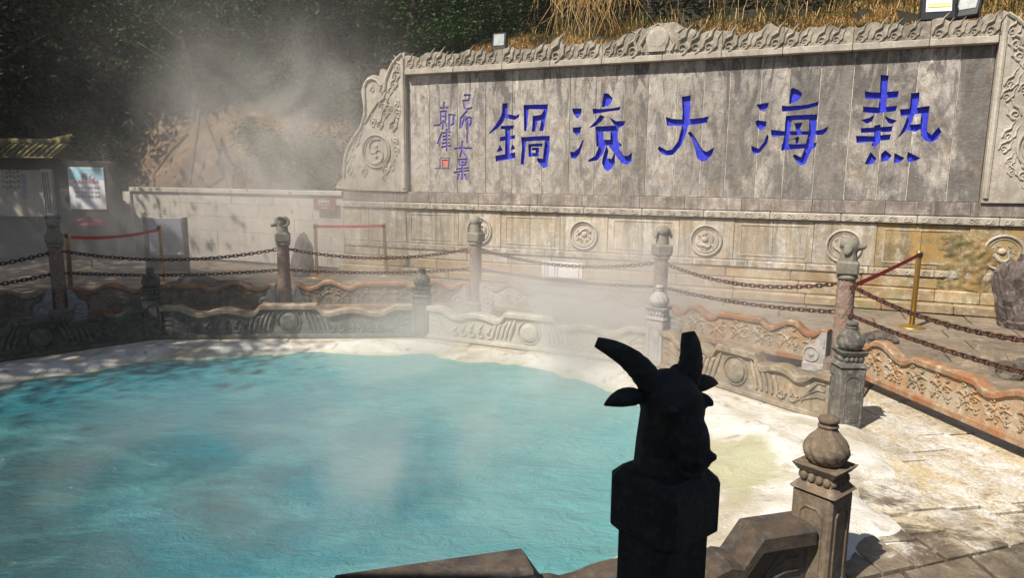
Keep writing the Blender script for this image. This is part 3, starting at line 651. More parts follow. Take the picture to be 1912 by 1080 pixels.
# thin white lime runs under some joints
# --- lower wall: blocks
rb = random.Random(9)
LX = [-12.57, -10.9, -9.2, -7.6, -6.82]
def blk(a, b, z0, z1, out, mat, name='block', bev=.006, th=.3, top=None):
    return MB().box((0, 0, 0), (b-a-.004, th, z1-z0-.003), bev=bev).build(name, mat, wall, loc=((a+b)/2, th/2-out, (z0+z1)/2))
# right lower wall body: tall slabs between frieze and plinth
s = -6.8; k = 0
edges_ = []
for c in (-5.8, -3.86, -1.91, .11, 2.09, 4.07, 6.05):
    edges_ += [c-.42, c+.42]
edges_ = [-6.8]+edges_+[8.2]
for a, b in zip(edges_[:-1], edges_[1:]):
    big_ = (b-a) > .9; n_ = 2 if big_ else 1
    for q in range(n_):
        aa, bb = a+(b-a)*q/n_, a+(b-a)*(q+1)/n_
        blk(aa, bb, .58, 1.215, rb.uniform(-.004, .004)+(0 if big_ else .012), M['lowerstain'] if aa > 2.4 else M['lower'], 'wall_slab')
# raised rectangular border round blank fields
fr = None
for i in range(1, len(edges_)-2, 1):
    a, b = edges_[i], edges_[i+1]
    if b-a > .9:
        mb = MB(); zf = wfo(.004)
        for p, q in (((a+.1, .66), (b-.1, .66)), ((b-.1, .66), (b-.1, 1.13)), ((b-.1, 1.13), (a+.1, 1.13)), ((a+.1, 1.13), (a+.1, .66))):
            mb.stroke([(p[0], p[1], .022), (q[0], q[1], .022)], zf, .006)
        mb.build('panel_border', M['lower'], wall)
# --- left, smooth coursed wall
zc = [0, .33, .62, .93, 1.2, 1.42]
for i in range(5):
    s = -12.57-(.4 if i % 2 else 0)*0; first = True
    while s < -6.82:
        ln = rb.uniform(1.1, 1.7); e_ = min(s+ln, -6.81)
        if e_-s > .15: blk(s, e_, zc[i], zc[i+1], rb.uniform(-.003, .003), M['lowerleft'], 'block')
        s += ln
s = -12.6
while s < -6.85:
    e_ = min(s+1.5, -6.8); blk(s, e_, 1.423, 1.52, .05, M['lowerleft'], 'coping_stone', .01, .42); s += 1.5
blk(-12.8, -12.56, 0, 1.42, .06, M['lowerleft'], 'end_pier')
# --- ledge, frieze, lower frieze, plinth
s = -6.8
while s < 8:
    ln = rb.uniform(.7, 1.15); blk(s, s+ln, 1.345, 1.535, .02, M['ledge'], 'ledge_stone'); s += ln
def curlpts(cx, cy, r_, turns, a0, sgn, w0, w1, n_=16):
    return [(cx+r_*(1-.82*i/n_)*cos(a0+sgn*2*pi*turns*i/n_), cy+r_*(1-.82*i/n_)*sin(a0+sgn*2*pi*turns*i/n_), w0+(w1-w0)*i/n_) for i in range(n_+1)]
def scroll_unit(mb, f, cx, cy, r_, flip=1, h=.012):
    mb.stroke(curlpts(cx-r_*.55, cy, r_, 1.2, pi*.1*flip, flip, r_*.42, r_*.2, 12), f, h)
    mb.stroke(curlpts(cx+r_*1.0, cy, r_*.8, 1.1, pi*(1-.1*flip), -flip, r_*.38, r_*.2, 12), f, h)
    mb.stroke([(cx-r_*.4, cy+flip*r_*.95, r_*.3), (cx+r_*.4, cy+flip*r_*.2, r_*.35), (cx+r_*1.1, cy-flip*r_*.8, r_*.25)], f, h)
s = -6.8; k = 0
while s < 7.9:
    ln = .98; e_ = min(s+ln, 8.0)
    b_ = blk(s, e_, 1.222, 1.338, .055, M['wing'], 'frieze_stone', .012, .35)
    mb = MB(); f = lambda a, b, o, m_=(s+e_)/2: (a-m_, -.175-o, b-1.28)
    for q in range(5): scroll_unit(mb, f, s+.1+q*.19, 1.28, .038, 1 if q % 2 else -1)
    mb.build('scrollwork', M['wing'], b_); s += ln
s = -6.8
while s < 7.9:
    ln = .84; e_ = min(s+ln, 8.0)
    b_ = blk(s, e_, .47, .575, .03, M['lower'], 'frieze_stone', .01, .33)
    mb = MB(); f = lambda a, b, o, m_=(s+e_)/2: (a-m_, -.165-o, b-.5225)
    for q in range(4): scroll_unit(mb, f, s+.1+q*.21, .522, .036, 1 if q % 2 else -1)
    mb.build('scrollwork', M['lower'], b_); s += ln
for z0, z1, out_, lnr, nm in ((.3, .467, .0, (.6, 1.1), 'plinth_stone'), (.12, .297, .06, (.5, 1.0), 'plinth_stone'), (-.02, .117, .22, (.6, 1.2), 'plinth_stone')):
    s = -6.8
    while s < 8:
        ln = rb.uniform(*lnr); mt = M['plinth'] if (s > -2.3 or out_ > .05) else M['lower']
        blk(s, s+ln, z0, z1, out_+rb.uniform(0, .012), mt, nm, .015, .45); s += ln
# medallions
def medallion(c, zc_, rr_, seed):
    rm = random.Random(seed)
    mb = MB(); f = wfo(.012); ring = [(c+rr_*cos(a*2*pi/36), zc_+rr_*sin(a*2*pi/36), .04) for a in range(37)]; mb.stroke(ring, f, .03)
    m_ = mb.build('medallion', M['wing'], wall)
    mb = MB(); r2 = rr_*.72
    mb.stroke([(c+r2*1.12*cos(a*2*pi/30), zc_+r2*1.12*sin(a*2*pi/30), .014) for a in range(31)], f, .012)
    # a coiled beast: curling body, tufts, tail
    a0 = rm.uniform(0, 6); pts = []
    for i in range(18): q = i/17; a = a0+q*(2.6+.5*(seed % 3)); rad_ = r2*(.72+.12*sin(q*9+seed)-.3*q); pts.append((c+rad_*cos(a), zc_+rad_*sin(a), (.05 if seed % 2 else .035)*(1-.6*q)+.008))
    mb.stroke(pts, f, .025)
    mb.blob((c+r2*.1*cos(a0), zc_+r2*.12), (.05, .045), f, h=.03)
    for i in range(9):
        a = a0+i*2*pi/9+rm.uniform(-.2, .2); rc_ = r2*rm.uniform(.6, .8)
        mb.stroke(curlpts(c+rc_*cos(a), zc_+rc_*sin(a), rm.uniform(.02, .034), .9, rm.uniform(0, 6), rm.choice((-1, 1)), .018, .008, 8), f, .02)
    mb.build('beast_relief', M['wing'], m_)
for i, c in enumerate((-3.86, -1.91, .11, 2.09, 4.07)): medallion(c, .86, .235, 31+i)
# mineral crust on the right hand end of the lower wall
mb = MB(); nx_, ny_ = 120, 68
cm = {}
for j in range(ny_):
    for i in range(nx_):
        a, z = 2.75+i*.0225, .02+j*.0175
        e_ = min((a-2.75)/1.0, 1)*min(1, (1.2-z)/.15+.01); nz = noise.fractal(Vector((a*2.2, z*2.6, 4)), 1, 2, 5)
        edge = .35*noise.noise(Vector((a*1.6, z*1.6, 9)))+(a-3.3)*.35-max(0, z-.7)*.35
        hgt = max(-.1, min(.05, edge*.35-.03))+.05*max(-.8, nz)+.02*noise.noise(Vector((a*14, z*14, 2)))-.1*(1-min(1, (1.21-z)/.12))-.12*(1-min(1, (a-2.75)/.4))
        cm[i, j] = len(mb.v); mb.v.append(wf(a, z, hgt*1.0+.005))
for j in range(ny_-1):
    for i in range(nx_-1): mb.f.append((cm[i, j], cm[i+1, j], cm[i+1, j+1], cm[i, j+1]))
mb.build('mineral_crust', M['crustwall'], wall, smooth=True)
# --- coping with flame scrolls
def flame(mb, f, cx, cy, sz, d=1, h=.03):
    """a curl at the foot and a tail that flicks up, d=+1 leaning right"""
    mb.stroke(curlpts(cx, cy, sz*.30, 1.15, -pi*.5, d, sz*.17, sz*.07, 14), f, h)
    mb.stroke([(cx-d*sz*.32, cy-sz*.05, sz*.12), (cx-d*sz*.18, cy+sz*.38, sz*.2), (cx+d*sz*.12, cy+sz*.55, sz*.17), (cx+d*sz*.2, cy+sz*.85, sz*.12), (cx+d*sz*.5, cy+sz*1.2, sz*.03)], f, h)
    mb.stroke([(cx+d*sz*.1, cy-sz*.25, sz*.1), (cx+d*sz*.42, cy+sz*.05, sz*.16), (cx+d*sz*.45, cy+sz*.45, sz*.12), (cx+d*sz*.72, cy+sz*.85, sz*.03)], f, h*.8)
CB = [-5.33]
while CB[-1] < 3.7: CB.append(min(3.72, CB[-1]+rb.uniform(.85, 1.05)))
def ztop(s):
    z = 3.97+.03*sin(s*9)+.02*sin(s*23+1)
    z += .25*math.exp(-((s+.78)/.45)**2)+.13*math.exp(-((s+2.42)/.1)**2)+.07*math.exp(-((s-.9)/.25)**2)+.06*math.exp(-((s+.1)/.35)**2)
    return z
for i in range(len(CB)-1):
    a, b = CB[i]+.004, CB[i+1]-.004
    n_ = 14; top = [(b-(b-a)*k/n_, ztop(b-(b-a)*k/n_)+rb.uniform(-.012, .012)) for k in range(n_+1)]
    f = lambda s_, z_, o: (s_, -o, z_)
    st = MB().prism([(a, 3.735), (b, 3.735)]+top, f, -.1, .06).build('coping_stone', M['coping'], wall)
    mb = MB(); ff = wfo(.058); q = a+.09
    while q < b-.05:
        if abs(q+.78) > .3:
            sz = (ztop(q)-3.76)*.72*rb.uniform(.9, 1.08); flame(mb, ff, q, 3.80, sz*1.3, 1, .07); scroll_unit(mb, ff, q+.1, 3.765, .026, 1, .05)
            q += rb.uniform(.18, .23)
        else: q += .1
    mb.build('flame_relief', M['coping'], st)
    blk(CB[i]+.001, CB[i+1]-.001, 3.635, 3.733, .085, M['wing'], 'moulding', .008, .25)
mb = MB(); ff = wfo(.06)
mb.blob((-.78, 3.97), (.19, .2), ff, 24, .05); mb.stroke([(-.78, 3.78, .3), (-.78, 3.9, .36), (-.78, 3.97, .36)], ff, .045); mb.build('crest_boss', M['wing'], wall)
mb = MB()
for d in (-1, 1):
    mb.stroke([(-.78+d*.22, 3.78, .05), (-.78+d*.27, 3.88, .05), (-.78+d*.2, 4.0, .045), (-.78+d*.12, 4.12, .04), (-.78, 4.2, .02)], ff, .045)
    for q in range(3): mb.stroke(curlpts(-.78+d*(.07+q*.075), 3.775, .03, 1, 0, d, .02, .01, 8), ff, .045)
    mb.stroke([(-.78+d*.3, 3.8, .05), (-.78+d*.36, 3.95, .05), (-.78+d*.3, 4.05, .03), (-.78+d*.42, 4.12, .01)], ff, .04)
mb.build('crest_relief', M['coping'], wall)
# --- side wings
WG = (630, 80, 3.72)
wo_ = [(483,1035),(483,62),(440,90),(405,130),(375,165),(355,205),(335,182),(315,184),(302,235),(265,222),(225,240),(195,285),(180,340),(188,400),(195,455),(192,510),(170,580),(120,660),(85,720),(60,780),(48,870),(50,940),(22,965),(5,1000),(0,1010),(200,1025)]
wz = []
for a, b in wo_:
    s_, z_ = wallpx(WG[0]+a/WG[2], WG[1]+b/WG[2]); wz.append((s_-S0, max(z_, 1.537)))
wz[0] = (0.0, 1.537); wz[1] = (0.0, wz[1][1])
def wp(a, b, w_=0): s_, z_ = wallpx(WG[0]+a/WG[2], WG[1]+b/WG[2]); return (s_-S0, z_, w_) if w_ else (s_-S0, z_)
def wing(sgn, base):
    def f(a, b, o): return (base+sgn*a, -o, b)
    root_poly = [(a, b) for a, b in wz]
    o_ = MB().prism(root_poly, f, -.2, .055).build('side_wing', M['wing'], wall)
    g_ = lambda a, b, o: (base+sgn*a, -o-.053, b)
    bd = MB()
    bd.stroke([wp(a, b, .05) for a, b in [(462,80),(425,115),(395,155),(375,200),(352,260),(345,330)]], g_, .05)
    bd.stroke([wp(a, b, .05) for a, b in [(320,300),(290,262),(255,250),(222,268),(203,310),(208,400),(208,500),(180,590),(120,680),(85,745),(68,820),(64,930)]], g_, .05)
    bd.stroke([wp(a, b, .04) for a, b in [(300,410),(270,455),(235,510),(205,560)]], g_, .04)
    bd.stroke([(-.045, 1.6, .07), (-.045, 2.6, .07), (-.045, wz[1][1]-.12, .07)], g_, .035)
    bd.build('border', M['wing'], o_)
    rn = MB(); cx_, cz_ = wp(285, 755); r_ = .30
    for rr_, w_, h_ in ((r_, .045, .05), (r_*.84, .025, .03)): rn.stroke([(cx_+rr_*cos(a*2*pi/36), cz_+rr_*sin(a*2*pi/36), w_) for a in range(37)], g_, h_)
    for ph in (0, pi):
        pts = []
        for i in range(20): q = i/19; a = ph+q*4.6+1.2; r3 = r_*(.78*(1-q)**.8); pts.append((cx_+r3*cos(a)*.95+.09*cos(ph+pi/2)*q, cz_+r3*sin(a)+.09*sin(ph+pi/2)*q, .035))
        rn.stroke(pts, g_, .045)
        rn.blob((cx_+.09*cos(ph+pi/2), cz_+.09*sin(ph+pi/2)), (.038, .038), g_, h=.035)
    rn.build('roundel', M['wing'], o_)
    fl = MB(); rw = random.Random(17)
    for a, b, sz in [(440,180,.16),(420,240,.17),(405,300,.16),(380,345,.12),(330,440,.19),(345,500,.15),(380,470,.14),(430,440,.16),(440,500,.15),(270,560,.16),(310,580,.14),(400,590,.17),(165,640,.12),(145,700,.14),(110,740,.12),(125,800,.12),(90,850,.12),(100,900,.12),(160,860,.12),(200,910,.13),(420,700,.16),(430,760,.14),(405,830,.11),(350,890,.16),(390,880,.11),(130,930,.09),(30,985,.07),(335,950,.09),(255,335,.09),(320,340,.11)]:
        x_, z_ = wp(a, b); flame(fl, g_, x_, z_, sz*1.25, rw.choice((1, 1, -1)), .05)
    fl.build('flame_relief', M['wing'], o_)
    return o_
wing(1, S0-.012); wing(-1, S1+.012)

# ------------------------------------------------------------------ hillside
def smooth(a, b, x): x = max(0, min(1, (x-a)/(b-a))); return x*x*(3-2*x)
def hill_z(s, d):
    left = 1-smooth(-6.2, -5.2, s)
    zl = .9+2.2*smooth(.15, 1.5+.5*noise.noise(Vector((s*.7, 0, 0))), d)+1.0*max(0, d-1.4)
    zr = 3.86+.4*min(d, 1.7)+.8*max(0, d-1.7)
    z = zl*left+zr*(1-left)
    far = smooth(-13.5, -12.2, s); z = z*far+(-.2+1.5*d)*(1-far)
    z += .22*noise.fractal(Vector((s*.9, d*.9, z*.6)), 1, 2, 5)*min(1, d)
    return z
mb = MB(); ns, nd = 320, 70; hm = {}
for j in range(nd):
    for i in range(ns):
        s_ = -32+i*.135; d_ = .12+j*.09+(j/nd)**3*14
        z_ = hill_z(s_, d_)
        dd_ = (.25*noise.fractal(Vector((s_*1.1, z_*1.3, 2)), .8, 2, 6)-.10*abs(noise.noise(Vector((s_*4, z_*1.6, 7))))) if s_ < -5.5 else 0
        p = W(s_, z_, -d_-.55-dd_+(.25 if s_ < -6.9 else 0)); hm[i, j] = len(mb.v); mb.v.append(tuple(p))
for j in range(nd-1):
    for i in range(ns-1): mb.f.append((hm[i, j], hm[i+1, j], hm[i+1, j+1], hm[i, j+1]))
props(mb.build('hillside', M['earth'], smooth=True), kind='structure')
def hp(s_, d_): return W(s_, hill_z(s_, d_), -d_-.55)
# dry grass bank
rg = random.Random(4)
def grass(name, n_, sr, dr, hr, mat, label, bendy=1.0):
    mb = MB()
    for _ in range(n_):
        s_ = rg.uniform(*sr); d_ = dr[0]+(dr[1]-dr[0])*rg.random()
        cl = noise.noise(Vector((s_*2, d_*2, 1)))
        if cl < -.1: continue
        p = hp(s_, d_); h_ = rg.uniform(*hr)*(1+cl); a = rg.uniform(0, 2*pi); l = Vector((cos(a), sin(a), 0)); b = rg.uniform(.3, 1.9)*bendy; w_ = rg.uniform(.003, .007)
        sd = Vector((-l.y, l.x, 0))*w_; m_ = p+Vector((0, 0, h_*.6))+l*h_*.25*b; e = p+Vector((0, 0, h_*(1-.35*b)))+l*h_*.8*b
        mb.add([p-sd, p+sd, m_+sd*.8, m_-sd*.8, e], [(0, 1, 2, 3), (3, 2, 4)])
    return props(mb.build(name, mat), label, 'grass', kind='stuff')
grass('dry_grass', 40000, (-4.6, 6), (0.02, 1.9), (.05, .19), M['grass'], 'dry straw coloured grass on the bank above the inscription wall')
grass('tall_dry_grass', 700, (-3.9, 6), (1.3, 2.1), (.2, .6), M['grass'], 'taller dead grass stalks at the back of the bank')
grass('green_weeds', 5000, (-5, 6), (.9, 2.2), (.08, .3), M['leaf'], 'dark green weeds growing through the dry bank')
grass('green_grass', 2600, (.6, 2.6), (.05, .45), (.05, .15), M['grassgreen'], 'patch of green grass on the bank behind the coping')

# ------------------------------------------------------------------ trees and shrubs
def leafcloud(n_, rad3, seed, size=(.05, .11), clumps=26, spread=.34):
    r_ = random.Random(seed); mb = MB(); cs = []
    for _ in range(clumps):
        while True:
            p = Vector((r_.uniform(-1, 1), r_.uniform(-1, 1), r_.uniform(-1, 1)))
            if .35 < p.length < 1: break
        cs.append((Vector((p.x*rad3[0], p.y*rad3[1], p.z*rad3[2])), r_.uniform(.6, 1.2)))
    for _ in range(n_):
        c, k = r_.choice(cs); q = Vector((r_.gauss(0, 1), r_.gauss(0, 1), r_.gauss(0, .7)))*spread*k*min(rad3)
        p = c+q; s_ = r_.uniform(*size); a = r_.uniform(0, 2*pi); ti = r_.uniform(-.9, .5)
        ax = Vector((cos(a)*cos(ti), sin(a)*cos(ti), sin(ti))); sd = ax.cross(Vector((r_.gauss(0, .5), r_.gauss(0, .5), 1))).normalized()*s_*.28; up_ = sd.cross(ax).normalized()*s_*.1
        mb.add([p, p+ax*s_*.5+sd+up_, p+ax*s_, p+ax*s_*.5-sd+up_], [(0, 1, 2), (0, 2, 3)])
    return mb
mb = MB(); ru = random.Random(8)
for _ in range(70000):
    s_ = ru.uniform(-24, 8); d_ = ru.uniform(2.0, 7.5) if s_ > -5.8 or s_ < -12.6 else ru.uniform(1.7, 7.5); p = hp(s_, d_)+Vector((ru.gauss(0, .1), ru.gauss(0, .1), ru.uniform(0, .75)*(.5+noise.noise(Vector((s_, d_, 0))))))
    a = ru.uniform(0, 6.28); l_ = ru.uniform(.07, .17); ax = Vector((cos(a), sin(a), ru.uniform(-.6, .6)))*l_; sd = Vector((-sin(a), cos(a), ru.uniform(-.5, .5)))*l_*.28
    mb.add([p, p+ax*.5+sd, p+ax, p+ax*.5-sd], [(0, 1, 2, 3)])
props(mb.build('undergrowth', M['leafshade']), 'dense green undergrowth covering the wooded hillside', 'undergrowth', kind='stuff')
crown_me = {}
for k, mt in (('leaf', 'leaf'), ('dark', 'leafshade')):
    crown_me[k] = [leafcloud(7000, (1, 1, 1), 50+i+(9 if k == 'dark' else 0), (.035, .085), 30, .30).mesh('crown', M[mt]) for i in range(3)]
shrub_me = [leafcloud(3200, (1, 1, .8), 80+i, (.05, .13), 14, .38).mesh('foliage', M['leaf']) for i in range(3)]
rt_ = random.Random(14)
def tree(base, h, cr, label, mat='leaf', lean=(0, 0), tr=.09, group='trees on the hillside', cz=None, variant=0, branches=5, name='broadleaf_tree'):
    e = empty(name, base, rt_.uniform(0, 6)*0, label, 'tree', group)
    mb = MB(); top = Vector((lean[0], lean[1], h)); n_ = 10; pts = []; rr = []
    for i in range(n_+1):
        q = i/n_; pts.append(Vector((lean[0]*q*q+.06*sin(q*7+base[0]), lean[1]*q*q+.05*cos(q*6+base[1]), h*q-.25*(1-q)))); rr.append(tr*(1.25-.75*q)*(1.5 if i == 0 else 1))
    mb.tube(pts, rr, 9)
    for b_ in range(branches):
        q = rt_.uniform(.5, .95); p = pts[int(q*n_)]; a = rt_.uniform(0, 6.28); l = cr[0]*rt_.uniform(.5, .9)
        mb.tube([p, p+Vector((cos(a)*l*.5, sin(a)*l*.5, l*.25)), p+Vector((cos(a)*l, sin(a)*l, l*.55))], [tr*.4, tr*.28, tr*.1], 6)
    mb.build('trunk', M['trunk'], e, smooth=True)
    link('crown', crown_me[mat][variant % 3], e, loc=(lean[0], lean[1], cz if cz is not None else h), rot=(0, 0, rt_.uniform(0, 6)), scale=cr)
    return e
def place_px(x, y, d_):   # a spot on the hillside seen at picture column x, d_ behind the wall
    best = None
    for i in range(200):
        s_ = -19+i*.13; p = hp(s_, d_); q = p-Vector((0, 0, H)); X = 956+FPX*q.dot(RT)/q.dot(fw)
        if best is None or abs(X-x) < best[0]: best = (abs(X-x), p)
    return best[1]
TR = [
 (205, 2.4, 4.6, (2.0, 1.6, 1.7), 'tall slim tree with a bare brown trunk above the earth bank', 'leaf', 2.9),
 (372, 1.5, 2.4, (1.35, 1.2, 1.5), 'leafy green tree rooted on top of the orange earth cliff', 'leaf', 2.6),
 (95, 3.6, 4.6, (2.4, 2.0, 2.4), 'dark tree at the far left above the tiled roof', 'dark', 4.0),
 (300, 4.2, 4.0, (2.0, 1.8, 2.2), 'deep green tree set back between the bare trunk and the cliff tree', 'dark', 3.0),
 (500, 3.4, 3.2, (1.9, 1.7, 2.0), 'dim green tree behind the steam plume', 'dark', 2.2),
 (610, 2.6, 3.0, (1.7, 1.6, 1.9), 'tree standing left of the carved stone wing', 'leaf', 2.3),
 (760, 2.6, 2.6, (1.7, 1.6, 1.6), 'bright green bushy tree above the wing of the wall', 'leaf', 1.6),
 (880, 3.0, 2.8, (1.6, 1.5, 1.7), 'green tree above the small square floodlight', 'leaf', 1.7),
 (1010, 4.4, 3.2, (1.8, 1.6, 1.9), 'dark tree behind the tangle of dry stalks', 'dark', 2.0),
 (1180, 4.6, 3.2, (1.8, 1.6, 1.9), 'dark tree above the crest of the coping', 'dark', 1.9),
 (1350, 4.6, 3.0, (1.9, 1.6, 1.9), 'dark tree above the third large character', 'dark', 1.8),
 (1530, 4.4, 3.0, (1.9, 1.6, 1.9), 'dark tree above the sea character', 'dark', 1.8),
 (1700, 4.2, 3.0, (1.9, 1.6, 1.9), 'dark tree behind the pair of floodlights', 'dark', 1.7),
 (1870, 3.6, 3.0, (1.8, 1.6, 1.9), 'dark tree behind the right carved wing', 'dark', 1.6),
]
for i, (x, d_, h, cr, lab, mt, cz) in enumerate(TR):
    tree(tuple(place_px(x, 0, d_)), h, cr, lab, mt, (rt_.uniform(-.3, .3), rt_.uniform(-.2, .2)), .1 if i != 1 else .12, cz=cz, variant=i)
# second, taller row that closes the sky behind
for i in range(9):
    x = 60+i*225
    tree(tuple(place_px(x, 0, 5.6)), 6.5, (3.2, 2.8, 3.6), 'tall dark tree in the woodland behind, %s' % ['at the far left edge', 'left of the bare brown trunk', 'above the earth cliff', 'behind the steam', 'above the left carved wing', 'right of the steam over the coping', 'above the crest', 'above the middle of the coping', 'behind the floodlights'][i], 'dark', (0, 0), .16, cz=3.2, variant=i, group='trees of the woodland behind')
for i in range(10):      # added trees with crowns above view, placed to shade the hillside
    p = hp(-17+i*2.5, 4.6 if i < 5 else 3.4); tree(tuple(p), 5.5, (2.6, 2.3, 1.9), 'added tree shading the hillside from above view, %s of ten from the left' % ['first', 'second', 'third', 'fourth', 'fifth', 'sixth', 'seventh', 'eighth', 'ninth', 'last'][i], 'dark', (-.3, -1.0), .15, cz=5.4, variant=i, group='added overhanging shade trees')
for i, (x, y, h, r_) in enumerate([(-15.8, 9.6, 8.2, 3.2), (-9.8, 4.6, 7.6, 2.3), (-17.5, 12.5, 8, 4.0), (-12.5, 5.8, 9, 3.0), (-9.9, 4.4, 8.0, 2.1)]):  # unseen trees added here to cast shade on the left side
    tree((x, y, 0), h, (r_, r_, r_*.6), 'added broad shade tree left of the pool, %s' % ['the one beside the tiled screen', 'the one nearest the water', 'the farthest back', 'the tallest', 'the one doubling its neighbour'][i], 'dark', (0, 0), .2, cz=h, variant=i, group='added shade trees left of the pool')
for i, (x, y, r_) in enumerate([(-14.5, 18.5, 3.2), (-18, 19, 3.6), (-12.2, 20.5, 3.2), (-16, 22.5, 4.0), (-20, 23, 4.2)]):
    tree((x, y, 1.5+i*.5), 5.5, (r_, r_, r_*1.1), 'shade-darkened tree filling the far left corner, %s' % ['front one behind the screen roof', 'leftmost front one', 'right hand one', 'rear one', 'rearmost leftmost one'][i], 'dark', (0, 0), .17, cz=3.6, variant=i, group='trees in the far left corner')
# shrubs
SH = [(240, .9, .55, 'shrub at the left foot of the cliff'), (330, 2.6, .8, 'shrub on the cliff top beside the leafy tree'), (430, 2.4, .8, 'shrub on the cliff top right of the leafy tree'), (470, 1.8, .7, 'low shrub on the cliff half hidden by steam'),
      (505, .8, .7, 'shrub spreading down the right side of the cliff'), (560, .7, .9, 'low shrub in front of the steam shrub'), (615, .5, .8, 'shrub pressed against the foot of the stone wing'), (228, 1.3, .8, 'shrub spilling over the left side of the cliff'), (560, 1.6, .9, 'shrub in the steam left of the stone wing'), (650, 1.3, .7, 'shrub touching the top of the stone wing'), (720, 1.0, .7, 'green shrub over the wing tip'), (800, .9, .75, 'green shrub just above the flame coping'), (865, 1.3, .8, 'green shrub beside the small floodlight'),
      (960, 1.9, .7, 'green shrub right of the small floodlight'), (200, 3.0, .9, 'shrub under the bare brown trunk'), (130, 2.0, 1.0, 'shrub above the poster case'), (40, 2.2, 1.1, 'shrub above the tiled roof')]
for i, (x, d_, r_, lab) in enumerate(SH):
    p = place_px(x, 0, d_); e = empty('shrub', tuple(p), 0, lab, 'shrub', 'shrubs on the hillside')
    link('foliage', shrub_me[i % 3], e, loc=(0, 0, r_*.6), rot=(0, 0, i), scale=(r_*1.25, r_, r_))
    mb = MB()
    for k in range(5): a = k*1.26; mb.tube([(0, 0, -.1), (cos(a)*.2*r_, sin(a)*.2*r_, r_*.4), (cos(a)*.55*r_, sin(a)*.55*r_, r_*.9)], [.02, .014, .006], 5)
    mb.build('stem', M['trunk'], e)
# dry vines hanging over the bank
mb = MB(); rv = random.Random(77)
for _ in range(320):
    s_ = rv.choice((rv.gauss(-2.7, .45), rv.gauss(-2.6, .35), rv.uniform(-4, 5))); d_ = rv.uniform(1.5, 2.4); p = hp(s_, d_)+Vector((0, 0, rv.uniform(.9, 1.7)))
    e = p+WU*rv.gauss(0, .3)+WN*rv.uniform(-.1, .5)+Vector((0, 0, -rv.uniform(.6, 1.5))); m_ = (p+e)/2+WU*rv.gauss(0, .12)
    mb.tube([p, m_, e], [.003, .005, .002], 4)
props(mb.build('dry_vines', M['grass']), 'tangle of dead brown vines hanging over the bank above the wall', 'vines', kind='stuff')
# roots on the earth cliff
for i, (a, b) in enumerate([((372, 205), (355, 345)), ((380, 220), (425, 350)), ((350, 250), (285, 330))]):
    A = aty(*a, 17.2 if False else W(-11, 0, -1.1).y); Bp = aty(*b, W(-11, 0, -.5).y)
    mb = MB().tube([A, (A+Bp)/2+Vector((.1, -.15, .1)), Bp], [.05, .035, .015], 6); props(mb.build('root', M['trunk']), ['thick root running straight down the cliff', 'root curling right down the cliff', 'root curling left down the cliff'][i], 'root', 'roots on the earth cliff')

# ------------------------------------------------------------------ floodlights on the coping
def floodlight(s_, z_, d_, wd, ht, tilt, yaw, label, led=False):
    p = W(s_, z_, d_); e = empty('floodlight', tuple(p), WYAW+yaw, label, 'floodlight', 'floodlights above the wall')
    b = MB().box((0, 0, ht/2), (wd, .1, ht), bev=.012).build('housing', M['black'], e, rot=(tilt, 0, 0))
    MB().box((0, -.054, ht*.56), (wd*.74, .012, ht*.66), bev=.003).build('lens', M['lens'] if not led else M['white'], b)
    if led:
        for k in range(2): MB().box((0, -.063, ht*(.42+.26*k)), (wd*.66, .006, ht*.12)).build('led_strip', M['yellow'], b)
    for q in (-1, 1): MB().box((q*(wd/2+.012), 0, ht*.25-.05), (.012, .03, ht*.7)).build('bracket', M['black'], e)
    MB().box((0, 0, -.06), (wd+.04, .06, .03)).build('foot', M['black'], e)
floodlight(*wallpx(932, 97)[0:1], 3.97, -.02, .26, .29, rad(-8), 0, 'small grey floodlight standing alone on the coping')
floodlight(wallpx(1752, 20)[0], 3.98, -.02, .42, .46, rad(-10), .1, 'larger floodlight with yellow strips, left of the pair', True)
floodlight(wallpx(1806, 20)[0], 4.0, -.04, .3, .42, rad(-22), -.5, 'tilted floodlight with a white reflector, right of the pair')

# ------------------------------------------------------------------ zodiac posts
def remesh(parts, vox, mat, name):
    """parts: list of (centre, radii, euler) ellipsoids or ('tube',pts,rads) fused into one skin"""
    bm = bmesh.new()
    for p in parts:
        if p[0] == 'tube':
            m0 = MB().tube(p[1], p[2], 12); vs_ = [bm.verts.new(v) for v in m0.v]
            for f in m0.f:
                try: bm.faces.new([vs_[i] for i in f])
                except ValueError: pass
        elif p[0] == 'box':
            m0 = MB().box(p[1], p[2], bev=p[3], taper=p[4] if len(p) > 4 else 1); vs_ = [bm.verts.new(v) for v in m0.v]
            for f in m0.f: bm.faces.new([vs_[i] for i in f])
        else:
            c, r_, eu = p
            mt = Matrix.Translation(c) @ Matrix.Rotation(eu[2], 4, 'Z') @ Matrix.Rotation(eu[1], 4, 'Y') @ Matrix.Rotation(eu[0], 4, 'X') @ Matrix.Diagonal((*r_, 1))
            bmesh.ops.create_icosphere(bm, subdivisions=3, radius=1, matrix=mt)
    me = bpy.data.meshes.new('tmp'); bm.to_mesh(me); bm.free(); o = bpy.data.objects.new('tmp', me); COL.objects.link(o)
    md = o.modifiers.new('r', 'REMESH'); md.mode = 'VOXEL'; md.voxel_size = vox; sm = o.modifiers.new('s', 'SMOOTH'); sm.factor = .5; sm.iterations = 3
    dg = bpy.context.evaluated_depsgraph_get(); res = bpy.data.meshes.new_from_object(o.evaluated_get(dg)); bpy.data.objects.remove(o); bpy.data.meshes.remove(me)
    res.name = name; res.materials.clear(); res.materials.append(mat); res.polygons.foreach_set('use_smooth', [True]*len(res.polygons)); return res
